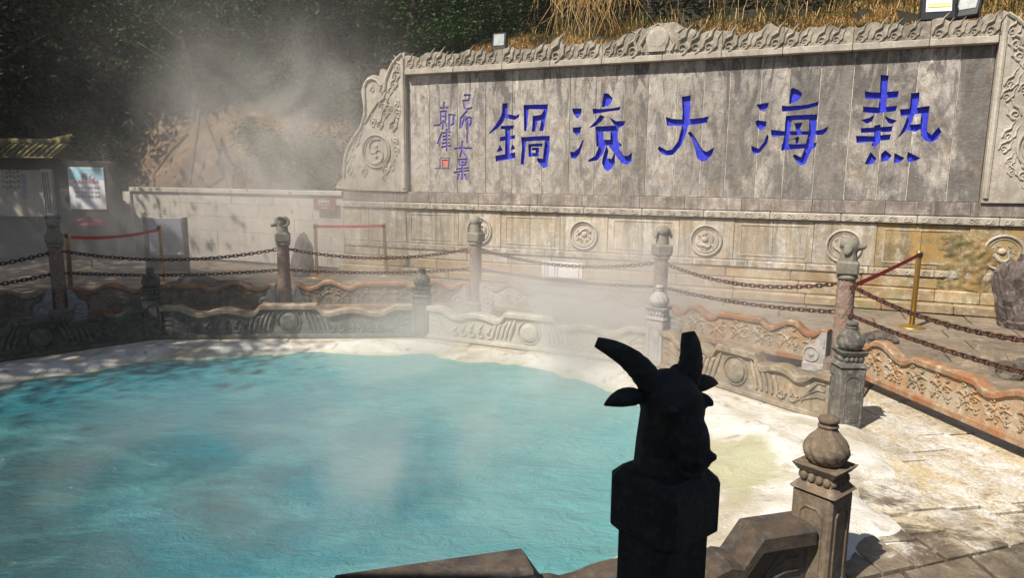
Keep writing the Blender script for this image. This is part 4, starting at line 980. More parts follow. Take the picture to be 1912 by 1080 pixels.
def shaft_mod(a, z, r_):
    u_ = a/(2*pi)*12; v_ = z/.036; st = .5*(int(math.floor(v_)) % 2); fu = (u_+st) % 1-.5; fv = v_ % 1-.5
    return r_+.006*max(0, 1-(fu*fu*4+fv*fv*3))
sh = MB(); sh.lathe([(.085-.006*(i/64), -.0+.86*i/64) for i in range(65)], 48, mod=shaft_mod)
SHAFT = sh.mesh('shaft', M['shaft'], True)
COLLAR = MB().box((0, 0, 0), (.205, .205, .14), bev=.02).mesh('collar', M['head'])
FOOT = MB().box((0, 0, .09), (.3, .3, .18), bev=.02).mesh('foot_block', M['post'])
def zodiac(key, yaw, label, headparts, extras=(), hz=1.06, vox=.007, mat=None, group='animal headed posts round the pool', collar=None, sink=0.0):
    p = outer[key]; e = empty('animal_post', (p.x, p.y, ZR), yaw, label, 'post', group); mt = mat or M['head']
    link('foot_block', FOOT, e); link('shaft', SHAFT if not mat else OXSH, e, loc=(0, 0, .17))
    MB().lathe([(.095, 0), (.1, .01), (.1, .03), (.09, .04)], 24).build('neck_ring', mt, e, loc=(0, 0, 1.0-sink*3), smooth=True)
    link('collar', collar or COLLAR, e, loc=(0, 0, 1.11-sink*3.4), rot=(0, 0, rad(8) if mat else 0))
    h = link('head', remesh(headparts, vox, mt, 'head'), e, loc=(0, 0, 1.17-sink))
    for nm, mb_ in extras: mb_.build(nm, mt, h, smooth=True)
    if not mat: h.scale = (1.2, 1.2, 1.12)
    return e
Zv = Vector
# head local axes: x forward (muzzle), z up
neck = ('tube', [(0, 0, -.01), (.0, 0, .08), (.01, 0, .14)], [.07, .062, .066])
tigerhead = [neck, ((.01, 0, .13), (.075, .072, .075), (0, 0, 0)), ((.07, 0, .11), (.04, .045, .035), (0, 0, 0))]
zodiac('tiger', rad(-60), 'round shafted stone post with a small eared head, leftmost of the chain posts', tigerhead,
       [('ear', MB().lathe([(.028, 0), (.02, .025), (.004, .05)], 10, (-.01, s_*.055, .17))) for s_ in (-1, 1)])
def coil(s_):
    pts = [Zv((-.01+.055*cos(a)*.9-.01, s_*(.06+.035*a/4.5), .135+.05*sin(a))) for a in [pi*.5+i*4.9/16 for i in range(17)]]
    return MB().tube(pts, [.022-.013*i/16 for i in range(17)], 9)
ramhead = [neck, ((.02, 0, .14), (.07, .055, .06), (0, .3, 0)), ((.085, 0, .11), (.05, .035, .032), (0, .5, 0))]
zodiac('ram', rad(200), 'stone chain post topped by a ram head with curled horns', ramhead, [('horn', coil(-1)), ('horn', coil(1))])
monkeyhead = [neck, ((0, 0, .15), (.07, .068, .07), (0, 0, 0)), ((.055, 0, .13), (.035, .04, .035), (0, 0, 0)), ((0, .068, .15), (.015, .02, .024), (0, 0, 0)), ((0, -.068, .15), (.015, .02, .024), (0, 0, 0))]
zodiac('monkey', rad(60), 'slim stone chain post with a plain rounded head in front of the first medallion', monkeyhead)
harehead = [neck, ((0, 0, .15), (.078, .07, .065), (0, 0, 0)), ((.08, 0, .13), (.045, .036, .035), (0, .4, 0)), ((-.02, .078, .12), (.03, .014, .055), (.25, 0, 0)), ((-.02, -.078, .12), (.03, .014, .055), (-.25, 0, 0))]
zodiac('hare', rad(100), 'stone chain post whose grey head has long drooping ears', harehead)
doghead = [neck, ((0, 0, .155), (.075, .07, .065), (0, 0, 0)), ((.07, 0, .135), (.055, .036, .03), (0, .1, 0)), ((.115, 0, .15), (.017, .018, .014), (0, 0, 0)), ((.055, 0, .11), (.04, .028, .014), (0, -.1, 0)),
           ((-.01, .07, .12), (.035, .013, .06), (.2, .25, 0)), ((-.01, -.07, .12), (.035, .013, .06), (-.2, .25, 0))]
zodiac('dog', rad(-25), 'rust stained chain post topped by a dog head looking right', doghead)
zodiac('corner', rad(-120), 'round stone chain post just outside the right edge', monkeyhead, group=None)
# the ox in the foreground, its shade put into the near black stone colour
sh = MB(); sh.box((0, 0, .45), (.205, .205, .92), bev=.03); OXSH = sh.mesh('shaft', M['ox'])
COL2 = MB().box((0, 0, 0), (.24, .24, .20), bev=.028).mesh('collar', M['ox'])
oxh = [('tube', [(-.01, 0, -.08), (-.005, 0, .08), (.0, 0, .17)], [.092, .084, .078]),
       ((-.005, 0, .205), (.085, .088, .075), (0, 0, 0)), ((.035, 0, .17), (.075, .072, .09), (0, .5, 0)), ((.085, 0, .11), (.058, .052, .085), (0, -.3, 0)),
       ((.108, 0, .062), (.044, .05, .038), (0, .2, 0)), ((.085, 0, .035), (.036, .036, .02), (0, .2, 0)), ((.05, .06, .185), (.03, .02, .022), (0, 0, 0)), ((.05, -.06, .185), (.03, .02, .022), (0, 0, 0)),
       ((.145, .026, .072), (.014, .016, .013), (0, 0, 0)), ((.145, -.026, .072), (.014, .016, .013), (0, 0, 0)), ((.075, .066, .205), (.03, .016, .012), (0, .4, 0)), ((.075, -.066, .205), (.03, .016, .012), (0, .4, 0)), ((.1, 0, .018), (.04, .035, .012), (0, .1, 0)),
       ((-.02, .06, .262), (.034, .034, .022), (0, 0, 0)), ((-.02, -.06, .262), (.034, .034, .022), (0, 0, 0))]
def oxhorn(s_):
    if s_ > 0: pts = [(.0, .062, .235), (.0, .074, .275), (-.004, .08, .31), (-.012, .082, .342), (-.02, .08, .374)]
    else: pts = [(-.01, -.055, .24), (-.015, -.09, .285), (-.03, -.125, .32), (-.055, -.16, .345), (-.085, -.195, .362)]
    o_ = []; rr = []
    R5 = [.037, .035, .031, .025, .014] if s_ < 0 else [.036, .034, .031, .028, .018]
    for i in range(17):
        q = i/4; k = min(3, int(q)); f_ = q-k; a_, b_ = Zv(pts[k]), Zv(pts[k+1]); p0 = Zv(pts[max(k-1, 0)]); p3 = Zv(pts[min(k+2, 4)])
        o_.append(.5*((2*a_)+(b_-p0)*f_+(2*p0-5*a_+4*b_-p3)*f_*f_+(3*a_-p0-3*b_+p3)*f_**3)); rr.append((R5[k]*(1-f_)+R5[k+1]*f_)*(1+.05*(i % 2)*(1 if i < 9 else 0)))
    return MB().tube(o_, rr, 16)
def oxear(s_): 
    b = MB(); n_ = 9; pts = [Zv((-.02-.0*i/8, s_*(.075+.135*i/8), .205+.012*sin(i/8*3)-.002*i/8)) for i in range(9)]
    b.tube(pts, [.014, .02, .025, .026, .026, .024, .019, .012, .003], 10); return b
ox = zodiac('ox', rad(-60), 'shade-darkened stone post topped by a horned ox head, closest to the viewer', oxh,
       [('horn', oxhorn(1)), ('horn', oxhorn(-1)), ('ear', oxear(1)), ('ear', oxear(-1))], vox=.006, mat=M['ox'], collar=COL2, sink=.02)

# ------------------------------------------------------------------ inner posts
def bulb_mod(a, z, r_): return r_*(1.03-.15*(1-abs(sin(a*5+z*20))**.45)*min(1, z/.03)*min(1, max(0, (.212-z)/.03)))
def inner_post(i, label, mat, z_extra=0.0, yaw=0.0):
    p = inner[i]; e = empty('lotus_post', (p.x, p.y, ZR), yaw, label, 'post', 'lotus bud posts of the inner rail')
    sh = MB().box((0, 0, .25), (.2, .2, .50), bev=.012)
    s_ = sh.build('shaft', mat, e)
    for k in range(4):
        mb = MB(); ca, sa = cos(k*pi/2), sin(k*pi/2)
        f = lambda a, b, o, ca=ca, sa=sa: ((.1+o)*ca-a*sa, (.1+o)*sa+a*ca, b)
        zt = .43
        for q in (((-.055, .06), (-.055, zt-.03)), ((-.055, zt-.03), (-.03, zt)), ((-.03, zt), (.03, zt)), ((.03, zt), (.055, zt-.03)), ((.055, zt-.03), (.055, .06)), ((.055, .06), (-.055, .06))):
            mb.stroke([(q[0][0], q[0][1], .014), (q[1][0], q[1][1], .014)], f, .006)
        mb.build('moulding', mat, s_)
    MB().box((0, 0, .52), (.225, .225, .04), bev=.008, taper=.82).build('lower_cap', mat, e)
    nb = MB(); nb.box((0, 0, .565), (.155, .155, .05)); nb.build('neck', mat, e)
    bd = MB()
    for k in range(4):
        ca, sa = cos(k*pi/2), sin(k*pi/2)
        for q in (-.056, -.019, .019, .056): bd.lathe([(.003, -.024), (.014, -.018), (.019, 0), (.014, .018), (.003, .024)], 8, ((.078)*ca-q*sa, .078*sa+q*ca, .565))
    bd.build('beads', mat, e, smooth=True)
    mbc = MB().box((0, 0, .608), (.17, .17, .036), bev=.0); mbc.v = [(x*(1.28 if z > .61 else 1), y*(1.28 if z > .61 else 1), z) for x, y, z in mbc.v]; mbc.build('upper_cap', mat, e)
    k_ = 1+z_extra
    prof = [(.06, 0), (.075, .012), (.093, .04), (.103, .075), (.1, .105), (.085, .14), (.06, .175), (.043, .2), (.04, .212)]
    pr2 = []
    for q in range(len(prof)-1):
        for w_ in range(3): t_ = w_/3; pr2.append((prof[q][0]*(1-t_)+prof[q+1][0]*t_, prof[q][1]*(1-t_)+prof[q+1][1]*t_))
    MB().lathe(pr2+[prof[-1]], 144, mod=bulb_mod).build('lotus_bud', mat, e, loc=(0, 0, .626), smooth=True, scale=(1, 1, k_*.84))
    MB().lathe([(.04, 0), (.052, .008), (.052, .018), (.038, .026), (.048, .034), (.054, .05), (.046, .066), (.02, .076)], 24).build('knob', mat, e, loc=(0, 0, .626+.176*k_), smooth=True, scale=(.9, .9, .8))
    return e
mb = M
plabels = {3: ('shade-darkened lotus post standing left at the pool edge', 'railshade'), 4: ('dark lotus post between the ram post and the plain headed post', 'darkrail'), 5: ('pale lime coated lotus post half lost in steam beside the drooping eared head', 'drum'),
           6: ('lotus post with grey bud and dark wet shaft standing before the dog headed post', 'darkrail'), 7: ('nearest lotus post with a large brown swirled bud at lower right', 'postnear'), 2: ('lotus post beyond the left edge', 'railshade'), 8: ('lotus post beyond the lower left edge', 'railnear')}
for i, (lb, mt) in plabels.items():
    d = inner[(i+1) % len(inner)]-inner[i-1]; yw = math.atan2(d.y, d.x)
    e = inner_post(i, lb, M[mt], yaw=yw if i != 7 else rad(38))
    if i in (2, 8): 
        if 'group' in e: del e['group']

# ------------------------------------------------------------------ inner rails
def prof_inner(q):      # q 0..1 along the panel
    q = min(q, 1-q)
    P_ = [(0, .46), (.075, .46), (.12, .385), (.15, .36), (.18, .375), (.21, .41), (.25, .425), (.29, .41), (.33, .375), (.345, .365), (.365, .38), (.39, .475), (.5, .475)]
    for (a, x), (b, y) in zip(P_[:-1], P_[1:]):
        if q <= b: return (x+(y-x)*(q-a)/(b-a))*.88
    return .418
def prof_outer(q):
    q = min(q, 1-q)
    P_ = [(0, .40), (.04, .40), (.07, .36), (.1, .35), (.13, .37), (.17, .44), (.21, .45), (.25, .41), (.29, .36), (.32, .35), (.345, .37), (.37, .41), (.5, .41)]
    for (a, x), (b, y) in zip(P_[:-1], P_[1:]):
        if q <= b: return x+(y-x)*(q-a)/(b-a)
    return .41
def prof_near(q):       # the foreground panel: high flat ends and centre, deep scrolled valleys
    q = min(q, 1-q)
    P_ = [(0, .41), (.08, .41), (.108, .275), (.125, .29), (.14, .275), (.16, .235), (.2, .26), (.25, .305), (.29, .30), (.335, .255), (.352, .28), (.366, .285), (.39, .418), (.5, .418)]
    for (a, x), (b, y) in zip(P_[:-1], P_[1:]):
        if q <= b: return x+(y-x)*(q-a)/(b-a)
    return .418
def qs(n_, extra): 
    return sorted(set([i/n_ for i in range(n_+1)]+[e for e in extra]+[1-e for e in extra]))
def handrail(L, prof, hh, dp, q_):
    mb = MB(); secs = []
    for q in q_:
        z = prof(q); x = q*L
        sec = [(-dp/2, z-hh), (-dp/2, z-.015), (-dp/2+.018, z), (dp/2-.018, z), (dp/2, z-.015), (dp/2, z-hh), (dp/2-.03, z-hh-.02), (-dp/2+.03, z-hh-.02)]
        secs.append([(x, y, zz) for y, zz in sec])
    b = 0; m_ = 8
    for s_ in secs: mb.v += s_
    for k in range(len(secs)-1):
        for i in range(m_): j = (i+1) % m_; mb.f.append((k*m_+i, k*m_+j, (k+1)*m_+j, (k+1)*m_+i))
    mb.f.append(tuple(range(m_-1, -1, -1))); mb.f.append(tuple((len(secs)-1)*m_+i for i in range(m_))); return mb
def inner_rail(i, label, mpanel, mrail, gap=.1, hh=.055, dp=.15, pf=None):
    pf = pf or prof_inner
    a, b = inner[i-1], inner[i]; d = b-a; L = d.length-2*gap; u_ = d.normalized(); o_ = a+u_*gap
    e = empty('carved_rail', (o_.x, o_.y, ZR), math.atan2(d.y, d.x), label, 'balustrade', 'carved panels of the inner rail')
    q_ = qs(50, (.075, .08, .108, .12, .125, .352, .366, .39))
    handrail(L, pf, hh, dp, q_).build('top_rail', mrail, e)
    pl = [(0, .0)]+[(L, .0)]+[(q*L, pf(q)-.06) for q in reversed(q_)]
    pn = MB().prism(pl, lambda x, z, o: (x, o, z), -.04, .04).build('panel', mpanel, e)
    MB().box((L/2, 0, .025), (L, .16, .05), bev=.01).build('base_strip', mpanel, e)
    for sgn in (-1, 1):
        f = lambda x, z, o, sgn=sgn: (x, sgn*(.04+o), z)
        mb = MB(); mb.blob((L/2, .205), (.115, .115), f, 24, .045)
        mb.stroke([(L/2+.135*cos(k*pi/16), .205+.135*sin(k*pi/16), .02) for k in range(33)], f, .03); mb.build('boss', mpanel, pn)
        for sd in (-1, 1):
            mb = MB()
            for k in range(5):       # gadroons fanning from the boss
                x = L/2+sd*(.2+.055*k); tp = min(.345-.025*k, pf(.5+sd*(.2+.055*k)/L)-.07)
                mb.stroke([(x-sd*.03, tp, .018), (x+sd*.0, .26, .045), (x+sd*.03, .18, .05), (x+sd*.05, .10, .03)], f, .032)
            x = L/2+sd*.50; k = 0
            while abs(x-L/2) < L*.36:  # running wave scrolls
                zt = max(.16, pf(.5+(x-L/2)/L)-.14)
                mb.stroke(curlpts(x, .115, .048, 1.3, pi*.5, -sd, .03, .012, 12), f, .034)
                mb.stroke([(x+sd*.05, .13, .03), (x+sd*.02, zt*.85, .028), (x-sd*.03, zt+.02, .008)], f, .03)
                x += sd*.115; k += 1
            mb.build('wave_relief', mpanel, pn); mb = MB()
            # stepped fret at the end
            xe = L/2+sd*(L/2-.03)
            for g_ in (0, .05, .1):
                mb.stroke([(xe-sd*.02, .3-g_*1.2, .016), (xe-sd*(.09+.0*g_), .3-g_*1.2, .016), (xe-sd*(.15+g_*.6), .23-g_, .016), (xe-sd*(.2+g_*.7), .17-g_*.6, .016), (xe-sd*(.23+g_*.8), .1, .016)], f, .018)
            mb.build('fret', mpanel, pn)
    return e
inner_rail(3, 'dark shaded carved stone rail at the left edge of the pool', M['railshade'], M['railshade'])
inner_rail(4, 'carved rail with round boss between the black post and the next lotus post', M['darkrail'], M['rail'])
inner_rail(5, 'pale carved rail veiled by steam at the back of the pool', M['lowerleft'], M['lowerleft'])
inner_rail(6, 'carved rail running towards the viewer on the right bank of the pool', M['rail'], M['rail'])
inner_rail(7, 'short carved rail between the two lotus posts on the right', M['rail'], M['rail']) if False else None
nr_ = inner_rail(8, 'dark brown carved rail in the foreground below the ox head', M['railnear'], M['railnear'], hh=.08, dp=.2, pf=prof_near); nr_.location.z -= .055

# ------------------------------------------------------------------ outer rails
def outer_rail(pa, pb, label, mpanel, mrail, gap=.12, lift=.1, drum=True, seed=1):
    d = pb-pa; L = d.length-2*gap; u_ = d.normalized(); o_ = pa+u_*gap; ro = random.Random(seed)
    e = empty('rust_stained_rail', (o_.x, o_.y, ZR), math.atan2(d.y, d.x), label, 'balustrade', 'carved panels of the outer rail')
    q_ = qs(60, (.04, .07, .345, .37))
    handrail(L, lambda q: prof_outer(q)+lift-.04, .05, .12, q_).build('top_rail', mrail, e)
    pl = [(0, lift)]+[(L, lift)]+[(q*L, prof_outer(q)+lift-.1) for q in reversed(q_)]
    pn = MB().prism(pl, lambda x, z, o: (x, o, z), -.035, .035).build('panel', mpanel, e)
    MB().box((L/2, 0, lift+.02), (L, .11, .06), bev=.008).build('bottom_strip', mrail, e)
    if drum:
        for sd in (0, 1):
            x = .1 if sd == 0 else L-.1; sg = 1 if sd == 0 else -1
            ft = MB().box((x, 0, .05), (.26, .17, .1), bev=.012).build('drum_foot', M['drum'], e)
            dm = MB().prism([(x-sg*.1, .1), (x+sg*.12, .1), (x+sg*.13, .2), (x+sg*.1, .27), (x+sg*.02, .3), (x-sg*.0, .36), (x-sg*.05, .43), (x-sg*.1, .44)], lambda a, z, o: (a, o, z), -.07, .07).build('drum_stone', M['drum'], e)
            for s2 in (-1, 1):
                f = lambda a, z, o, s2=s2: (a, s2*(.07+o), z); mb = MB()
                mb.stroke([(x+sg*.04+.075*cos(k*pi/12), .19+.075*sin(k*pi/12), .016) for k in range(25)], f, .014); mb.blob((x+sg*.04, .19), (.03, .03), f, 10, .015)
                mb.stroke([(x-sg*.08, .28, .02), (x-sg*.075, .36, .02), (x-sg*.05, .41, .01)], f, .012); mb.build('drum_ring', M['drum'], dm)
    for sgn in (-1, 1):
        f = lambda x, z, o, sgn=sgn: (x, sgn*(.035+o), z)
        nclu = max(6, int(L/.27))
        for c in range(nclu):
            mb = MB(); cx_ = L*(c+.5)/nclu; top_ = prof_outer((c+.5)/nclu)+lift-.13; lo = lift+.08
            mb.blob((cx_, (lo+top_)/2), (.028, .028), f, 8, .02)
            for k in range(7):
                a = k*2*pi/7+c; rr_ = .06; zz = (lo+top_)/2+rr_*.8*sin(a)
                mb.stroke(curlpts(cx_+rr_*cos(a), zz, .024, .9, a, 1 if k % 2 else -1, .02, .01, 8), f, .018)
            for sg in (-1, 1):
                mb.stroke([(cx_, (lo+top_)/2, .014), (cx_+sg*.08, lo+.03, .016), (cx_+sg*.12, lo+.07, .008)], f, .016)
                mb.stroke(curlpts(cx_+sg*.09, lo+.03, .026, .9, 1.5, sg, .022, .01, 8), f, .02)
                mb.stroke(curlpts(cx_+sg*.055, top_-.0, .026, .9, 3, -sg, .022, .01, 8), f, .02)
                mb.stroke([(cx_+sg*.02, (lo+top_)/2+.02, .02), (cx_+sg*.07, (lo+top_)/2+.05, .026), (cx_+sg*.12, (lo+top_)/2+.03, .01)], f, .02)
            mb.build('flower_relief', mpanel, pn)
    return e
left_out = Vector((outer['tiger'].x-1.6, outer['tiger'].y-2.4))
outer_rail(outer['tiger'], left_out, 'dim outer rail behind the shaded carved rail at far left', M['post'], M['rail'], seed=1)
outer_rail(outer['ram'], outer['tiger'], 'outer rail with brown wavy top left of the ram post', M['rail'], M['railrust'], seed=2)
outer_rail(outer['monkey'], outer['ram'], 'outer rail with an orange stained top behind the boss carved rail', M['rail'], M['railrust'], seed=3)
outer_rail(outer['hare'], outer['monkey'], 'faint outer rail seen through the thickest steam', M['lowerleft'], M['rail'], seed=4)
outer_rail(outer['dog'], outer['hare'], 'rust orange outer rail left of the dog headed post', M['railface'], M['railrust'], seed=5)
outer_rail(outer['corner'], outer['dog'], 'rust orange flower carved rail at the right edge above white paving', M['railface'], M['railrust'], seed=6)

# ------------------------------------------------------------------ chains
lk = MB(); pts = []
for i in range(16):
    a = 2*pi*i/16; pts.append(((.024 if abs(cos(a)) > .3 else .024)*cos(a)+(.013 if cos(a) > .1 else -.013 if cos(a) < -.1 else 0), .0195*sin(a), 0))
lk.tube(pts, .0078, 6, closed=True); LINK = {k: lk.mesh('link', M[k], True) for k in ('chain', 'chainshade')}
def chain(a, b, sag, label, mat='chain', pitch=.052):
    a, b = Vector(a), Vector(b); L = (b-a).length; n_ = int(L*(1+2.67*(sag/L)**2)/pitch)
    e = empty('chain', tuple(a), 0, label, 'chain', 'iron chains between the animal posts')
    def P_(q): return a.lerp(b, q)-Vector((0, 0, 4*sag*q*(1-q)))
    for k in range(n_):
        p, q = P_(k/n_), P_((k+1)/n_); d = (q-p).normalized(); r_ = d.to_track_quat('X', 'Z')
        o = link('link', LINK[mat], e); o.rotation_mode = 'QUATERNION'
        from mathutils import Quaternion
        o.rotation_quaternion = r_ @ Quaternion((1, 0, 0), (pi/2 if k % 2 else 0)+.35); o.location = (p+q)/2-a
order = [('tiger', 'ram'), ('ram', 'monkey'), ('monkey', 'hare'), ('hare', 'dog'), ('dog', 'corner')]
nm_ = {'tiger': 'the leftmost eared post', 'ram': 'the ram post', 'monkey': 'the plain headed post', 'hare': 'the drooping eared post', 'dog': 'the dog headed post', 'corner': 'the right edge'}
for a, b in order:
    for z_, wd, sg in ((.94, 'upper', .13), (.65, 'lower', .05)):
        pa, pb = outer[a], outer[b]; u_ = (pb-pa).normalized()*.085; A = pa+u_; B = pb-u_
        chain((A.x, A.y, ZR+z_), (B.x, B.y, ZR+z_), sg, f'{wd} rusty chain hanging from {nm_[a]} to {nm_[b]}')
for z_, wd, sg in ((.94, 'upper', .16), (.65, 'lower', .10)):
    A = outer['tiger']; B = left_out; chain((A.x, A.y, ZR+z_), (B.x, B.y, ZR+z_), sg, f'{wd} dark chain running off the left edge from the leftmost eared post', 'chainshade')

# ------------------------------------------------------------------ rope barriers
def stanchion(p, label, top=.97, tiltx=0.0, arm=None):
    e = empty('rope_stanchion', (p[0], p[1], 0), 0, label, 'stanchion', 'brass belt stanchions'); e.rotation_euler.y = tiltx
    MB().lathe([(.16, 0), (.16, .008), (.12, .022), (.05, .035), (.03, .04)], 28).build('base', M['brass'], e, smooth=True)
    MB().lathe([(.031, .03), (.031, top-.06), (.031, top-.055)], 18).build('pole', M['brass'], e, smooth=True)
    MB().lathe([(.034, top-.1), (.036, top-.09), (.036, top-.01), (.028, top)], 18).build('cap', M['brass'], e, smooth=True)
    MB().box((.0, -.036, top-.05), (.05, .02, .06), bev=.005).build('belt_socket', M['black'], e)
    return e
def belt(a, b, label, hgt=.048, sag=.01):
    a, b = Vector(a), Vector(b); mb = MB(); n_ = 10; d = (b-a).normalized(); sd = Vector((-d.y, d.x, 0)).normalized()*.0015
    vs_ = []
    for k in range(n_+1):
        q = k/n_; p = a.lerp(b, q)-Vector((0, 0, 4*sag*q*(1-q))); 
        vs_ += [p+sd+Vector((0, 0, hgt/2)), p-sd+Vector((0, 0, hgt/2)), p-sd-Vector((0, 0, hgt/2)), p+sd-Vector((0, 0, hgt/2))]
    fs = [(k*4+i, k*4+(i+1) % 4, k*4+4+(i+1) % 4, k*4+4+i) for k in range(n_) for i in range(4)]+[(0, 1, 2, 3), (n_*4, n_*4+3, n_*4+2, n_*4+1)]
    return props(mb.add(vs_, fs).build('barrier_belt', M['belt']), label, 'belt', 'red barrier belts')
sA = atz(592, 518, 0); sB = next(atz(722, y_, 0) for y_ in range(506, 560) if (atz(722, y_, 0)-W0).dot(WN) > .45); sC = atz(133, 558, 0); sD = atz(305, 528, 0); sE = atz(1702, 612, 0)
stanchion(sA, 'brass stanchion with a flat base left of the red belt by the pale wall'); stanchion(sB, 'brass stanchion leaning slightly at the right end of the wall belt', tiltx=rad(-2))
stanchion(sC, 'brass stanchion beside the leftmost eared post', tiltx=rad(2)); stanchion(sD, 'hazy stanchion near the standing board on the left'); stanchion(sE, 'brass stanchion on the right holding a slanting red belt')
belt((sA.x, sA.y, .92), (sB.x, sB.y, .92), 'red belt stretched level before the pale wall')
belt((sC.x, sC.y, .9), (sD.x, sD.y, .9), 'sagging red belt in the haze on the left', sag=.06)
belt((sE.x, sE.y, .92), (outer['dog'].x+.08, outer['dog'].y, ZR+.93), 'red belt slanting down to the dog headed post')

# ------------------------------------------------------------------ rocks
def rock(base, r3, seed, label, mat, name='boulder', amp=.22, tip=None):
    bm = bmesh.new(); bmesh.ops.create_icosphere(bm, subdivisions=5, radius=1)
    for v in bm.verts:
        n_ = v.co.normalized(); k = 1+amp*noise.fractal(n_*1.3+Vector((seed, 0, 0)), 1, 2, 6)+.08*(noise.cell(n_*2.3+Vector((seed, 1, 1)))-.5)
        x = Vector((n_.x*r3[0], n_.y*r3[1], n_.z*r3[2]+r3[2]*.75))*k
        if tip: f = max(0, x.z/(2*r3[2])); x.x = x.x*(1-tip*f)+tip*.12*f; x.y *= (1-tip*f)
        v.co = x
    me = bpy.data.meshes.new(name); bm.to_mesh(me); bm.free(); me.materials.append(mat)
    o = link(name, me, loc=base); return props(o, label, 'rock')
p = atz(1905, 612, 0); rock((p.x+.12, p.y, -.1), (.42, .4, .62), 3, 'large purple grey boulder with a pale crack at the right edge', M['rock'])
p = atz(565, 508, 0); rock((p.x, p.y, -.08), (.24, .2, .45), 8, 'dark upright stone standing beside the ram post', M['darkrock'], 'standing_stone', .18, .35)
p = atz(540, 512, 0); rock((p.x+.3, p.y-.3, -.05), (.16, .14, .14), 12, 'small dark stone at the foot of the upright stone', M['darkrock'], 'stone')
p = atz(1900, 712, ZR+.1); rock((p.x+.02, p.y, ZR), (.26, .2, .17), 5, 'dark rounded stone low at the right edge', M['darkrock'], 'stone')
p = atz(1640, 640, 0); rock((p.x, p.y, -.08), (.22, .12, .12), 15, 'flat dark stone behind the dog headed post', M['darkrock'], 'stone')
p = atz(390, 545, 0); rock((p.x, p.y, -.1), (.7, .4, .18), 21, 'low reddish rock hazy behind the rail on the left', M['rock'], 'low_rock')
p = atz(1165, 515, 0); q = MB()
rs = random.Random(2)
for _ in range(900):
    a = rs.uniform(0, 6.28); r_ = abs(rs.gauss(0, .16)); h_ = rs.uniform(.04, .16); b_ = Vector((p.x+r_*cos(a), p.y+r_*sin(a)*.6, 0)); l = Vector((cos(a), sin(a), 0))
    sd = Vector((-l.y, l.x, 0))*.008; q.add([b_-sd, b_+sd, b_+l*h_*.4+Vector((0, 0, h_))], [(0, 1, 2)])
props(q.build('weed_tuft', M['grassgreen']), 'yellow green weeds at the foot of the wall in the middle', 'weeds')
# leaning slab shard behind the right rail
p = atz(1845, 690, 0); MBs = MB().prism([(-.28, -.12), (.26, -.12), (.12, .18), (-.1, .24)], lambda a, b, o: (a, o, b), -.05, .05)
o = MBs.build('broken_slab', M['paving'], loc=(p.x, p.y, 0), rot=(rad(-12), 0, rad(-40))); props(o, 'broken triangular stone slab leaning behind the right rail', 'stone slab')

# ------------------------------------------------------------------ small signs
def text_mesh(body, size, mat, parent, loc, name='lettering', align='CENTER', rot=(pi/2, 0, 0)):
    cu = bpy.data.curves.new('txt', 'FONT'); cu.body = body; cu.size = size; cu.align_x = align; cu.align_y = 'CENTER'; cu.extrude = .0015
    o = bpy.data.objects.new('txt', cu); COL.objects.link(o); dg = bpy.context.evaluated_depsgraph_get()
    me = bpy.data.meshes.new_from_object(o.evaluated_get(dg)); bpy.data.objects.remove(o); me.materials.clear(); me.materials.append(mat)
    return link(name, me, parent, loc=loc, rot=rot)
s_, z_ = wallpx(607, 382, .08); e = empty('notice_sign', tuple(W(s_, z_-.12, .1)), WYAW, 'small maroon notice plate with white writing on the wall ledge', 'sign')
MB().box((0, 0, .12), (.52, .02, .24), bev=.004).build('plate', M['signbrown'], e)
text_mesh('温馨提示', .075, M['white'], e, (0, -.013, .18)); text_mesh('请勿靠近 注意安全', .034, M['white'], e, (0, -.013, .11)); text_mesh('高温水域', .034, M['white'], e, (0, -.013, .05))
s_, z_ = wallpx(1050, 515, .3); e = empty('white_board', tuple(W(s_, .16, .33)), WYAW, 'low white board with faint stripes leaning on the wall foot', 'board')
MB().box((0, 0, .13), (.72, .02, .26), bev=.004).build('sheet', M['white'], e)
for k, x in enumerate((-.3, -.25, -.12, -.07, .3)): MB().box((x, -.0125, .13), (.012, .004, .25)).build('stripe', M['palepurple'], e)
# standing board left
p = atz(315, 512, 0); e = empty('standing_board', (p.x, p.y, 0), rad(8), 'grey blue standing board on a timber frame hazy on the left', 'board')
MB().box((0, 0, .72), (.62, .04, .62), bev=.01, taper=.92).build('board', plain('blue_grey_board', (.3, .3, .35), .6), e)
for q in (-1, 1): MB().box((q*.34, 0, .52), (.07, .08, 1.04), bev=.01).build('leg', M['timber'], e)
MB().box((.0, .02, .2), (.62, .06, .3), bev=.01).build('lower_panel', M['timber'], e)

# ------------------------------------------------------------------ gatehouse wall with tile roof and poster case on the left
KY = 14.6
def kx(x): return aty(x, 330, KY).x
def kz(y): return aty(100, y, KY).z
e = empty('tile_roofed_screen', (kx(0), KY, 0), 0, 'tile roofed dark screen wall with a pale engraved tablet at far left', 'screen wall')
Lx = kx(116)-kx(0)
MB().box((-.6+Lx/2, .2, 1.05), (Lx+1.2, .3, 2.1), bev=.01).build('wall', M['timber'], e)
MB().box((-.6+(kx(80)-kx(0))/2, .03, (kz(318)+kz(405))/2), ((kx(78)-kx(0))+1.2, .05, kz(318)-kz(405)), bev=.006).build('tablet', M['lowerleft'], e)
tb = MB().box((kx(89)-kx(0), -.01, (kz(316)+kz(402))/2), (kx(98)-kx(80), .1, kz(316)-kz(402)), bev=.006).build('fluted_pier', M['lowerleft'], e)
for k in range(3): MB().box((kx(84+k*4.5)-kx(0), -.065, (kz(322)+kz(398))/2), (.012, .02, kz(322)-kz(398))).build('flute', M['timber'], tb)
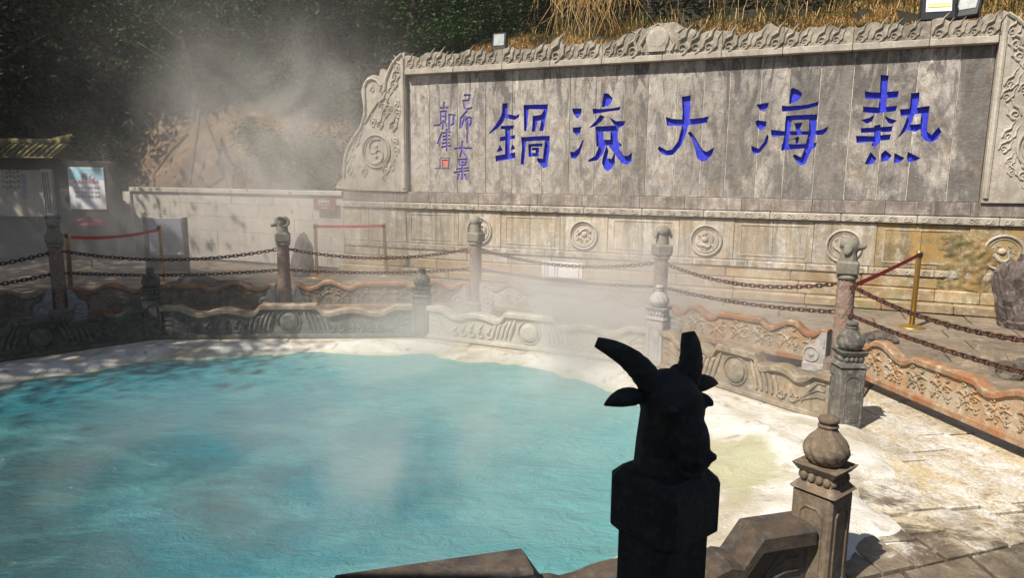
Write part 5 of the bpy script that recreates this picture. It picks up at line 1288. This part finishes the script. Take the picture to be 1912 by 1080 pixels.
for r_, yy in ((0, 322), (1, 330), (2, 340), (3, 350)):
    for c in range(5): text_mesh('大滚锅热海泉水'[c+r_*0:c+1], .075, M['black'], e, (kx(5+c*7)-kx(0), .003, kz(yy+c % 2*2)), 'engraved_character')
for k, ch in enumerate('热海大滚锅'): text_mesh(ch, .11, M['palepurple'], e, (kx(43)-kx(0), .002, kz(330+k*10)), 'engraved_character')
zr0, zr1 = kz(293), kz(266)
n_ = 15
for k in range(n_):
    x = -.55+k*(Lx+.55)/(n_-1)
    MB().tube([(x, -.32, zr0), (x, -.15, zr0+.12), (x, .15, zr1-.03)], [.035, .034, .033], 8).build('roof_tile', M['tile'], e, smooth=True)
MB().prism([(-.36, zr0-.03), (-.33, zr0-.03), (.2, zr1-.05), (.73, zr0-.03), (.76, zr0-.03), (.2, zr1-.0)], lambda a, b, t_: (t_, a, b), -1.2, Lx+.05).build('roof_slope', M['tile'], e)
MB().box((-.6+Lx/2, .2, zr1+.03), (Lx+1.1, .12, .1), bev=.02).build('ridge', M['tile'], e)
fin = MB()
for k in range(7): a = k*.5; fin.tube([(Lx-.3+.06*k, .2, zr1+.02), (Lx-.22+.06*k, .2, zr1+.08+.015*k), (Lx-.1+.05*k, .2, zr1+.1+.025*(k % 3))], [.04, .03, .012], 6)
fin.build('ridge_ornament', M['tile'], e, smooth=True)
e = empty('poster_case', (kx(164), KY-.05, 0), 0, 'dark framed poster case with a pale blue and white poster', 'poster case')
w_ = kx(197)-kx(130)
MB().box((0, .08, .98), (kx(218)-kx(112), .14, 1.96+.2), bev=.01).build('case', M['timber'], e)
zt, zb = kz(312), kz(390)
ps = MB().box((0, 0, (zt+zb)/2), (w_, .03, zt-zb), bev=.003).build('poster', M['poster'], e)
MB().box((0, -.017, zt-.13), (w_-.01, .004, .24)).build('poster_sky', M['poster_blue'], ps)
RED = plain('red_print', (.5, .05, .1), .6); GREY = plain('grey_print', (.3, .25, .32), .6)
text_mesh('核心', .15, RED, ps, (.05, -.022, zt-.2)); text_mesh('父', .07, RED, ps, (-w_/2+.06, -.022, zt-.07)); text_mesh('社会主义 价值观', .07, RED, ps, (0, -.022, zt-.3))
for k, tx in enumerate(('富强 民主 文明 和谐', '自由 平等 公正 法治', '爱国 敬业 诚信 友善')): text_mesh(tx, .06, GREY, ps, (0, -.022, zt-.42-.09*k))
p = atz(200, 520, 0); e = empty('parasol', (kx(205)+.2, 13.4, 0), 0, 'folded red parasol half hidden in the haze on the left', 'parasol')
MB().tube([(0, 0, 0), (0, 0, 1.0)], .02, 8).build('pole', M['timber'], e); MB().lathe([(.34, .84), (.26, .9), (.1, .96), (.02, .98)], 12, mod=lambda a, z, r_: r_*(1+.06*cos(a*6))).build('canopy', M['redcloth'], e)

# ------------------------------------------------------------------ unseen roof behind the viewer, added to throw shade over the foreground
e = empty('added_shade_pavilion', (-4.0, -2.2, 0), 0, 'added unseen pavilion roof behind the viewer to throw shade', 'pavilion')
for x in (-7.5, -3.5, .5, 3.6):
    MB().lathe([(.16, -.2), (.15, 2), (.14, 4.0)], 16).build('column', M['timber'], e, loc=(x, -1.2, 0), smooth=True)
MB().prism([(-4.6, 3.9), (2.8, 3.95), (2.8, 4.05), (-.9, 5.3), (-4.6, 4.0)], lambda a, b, t_: (t_, a, b), -9, 4.35).build('roof', M['tile'], e)
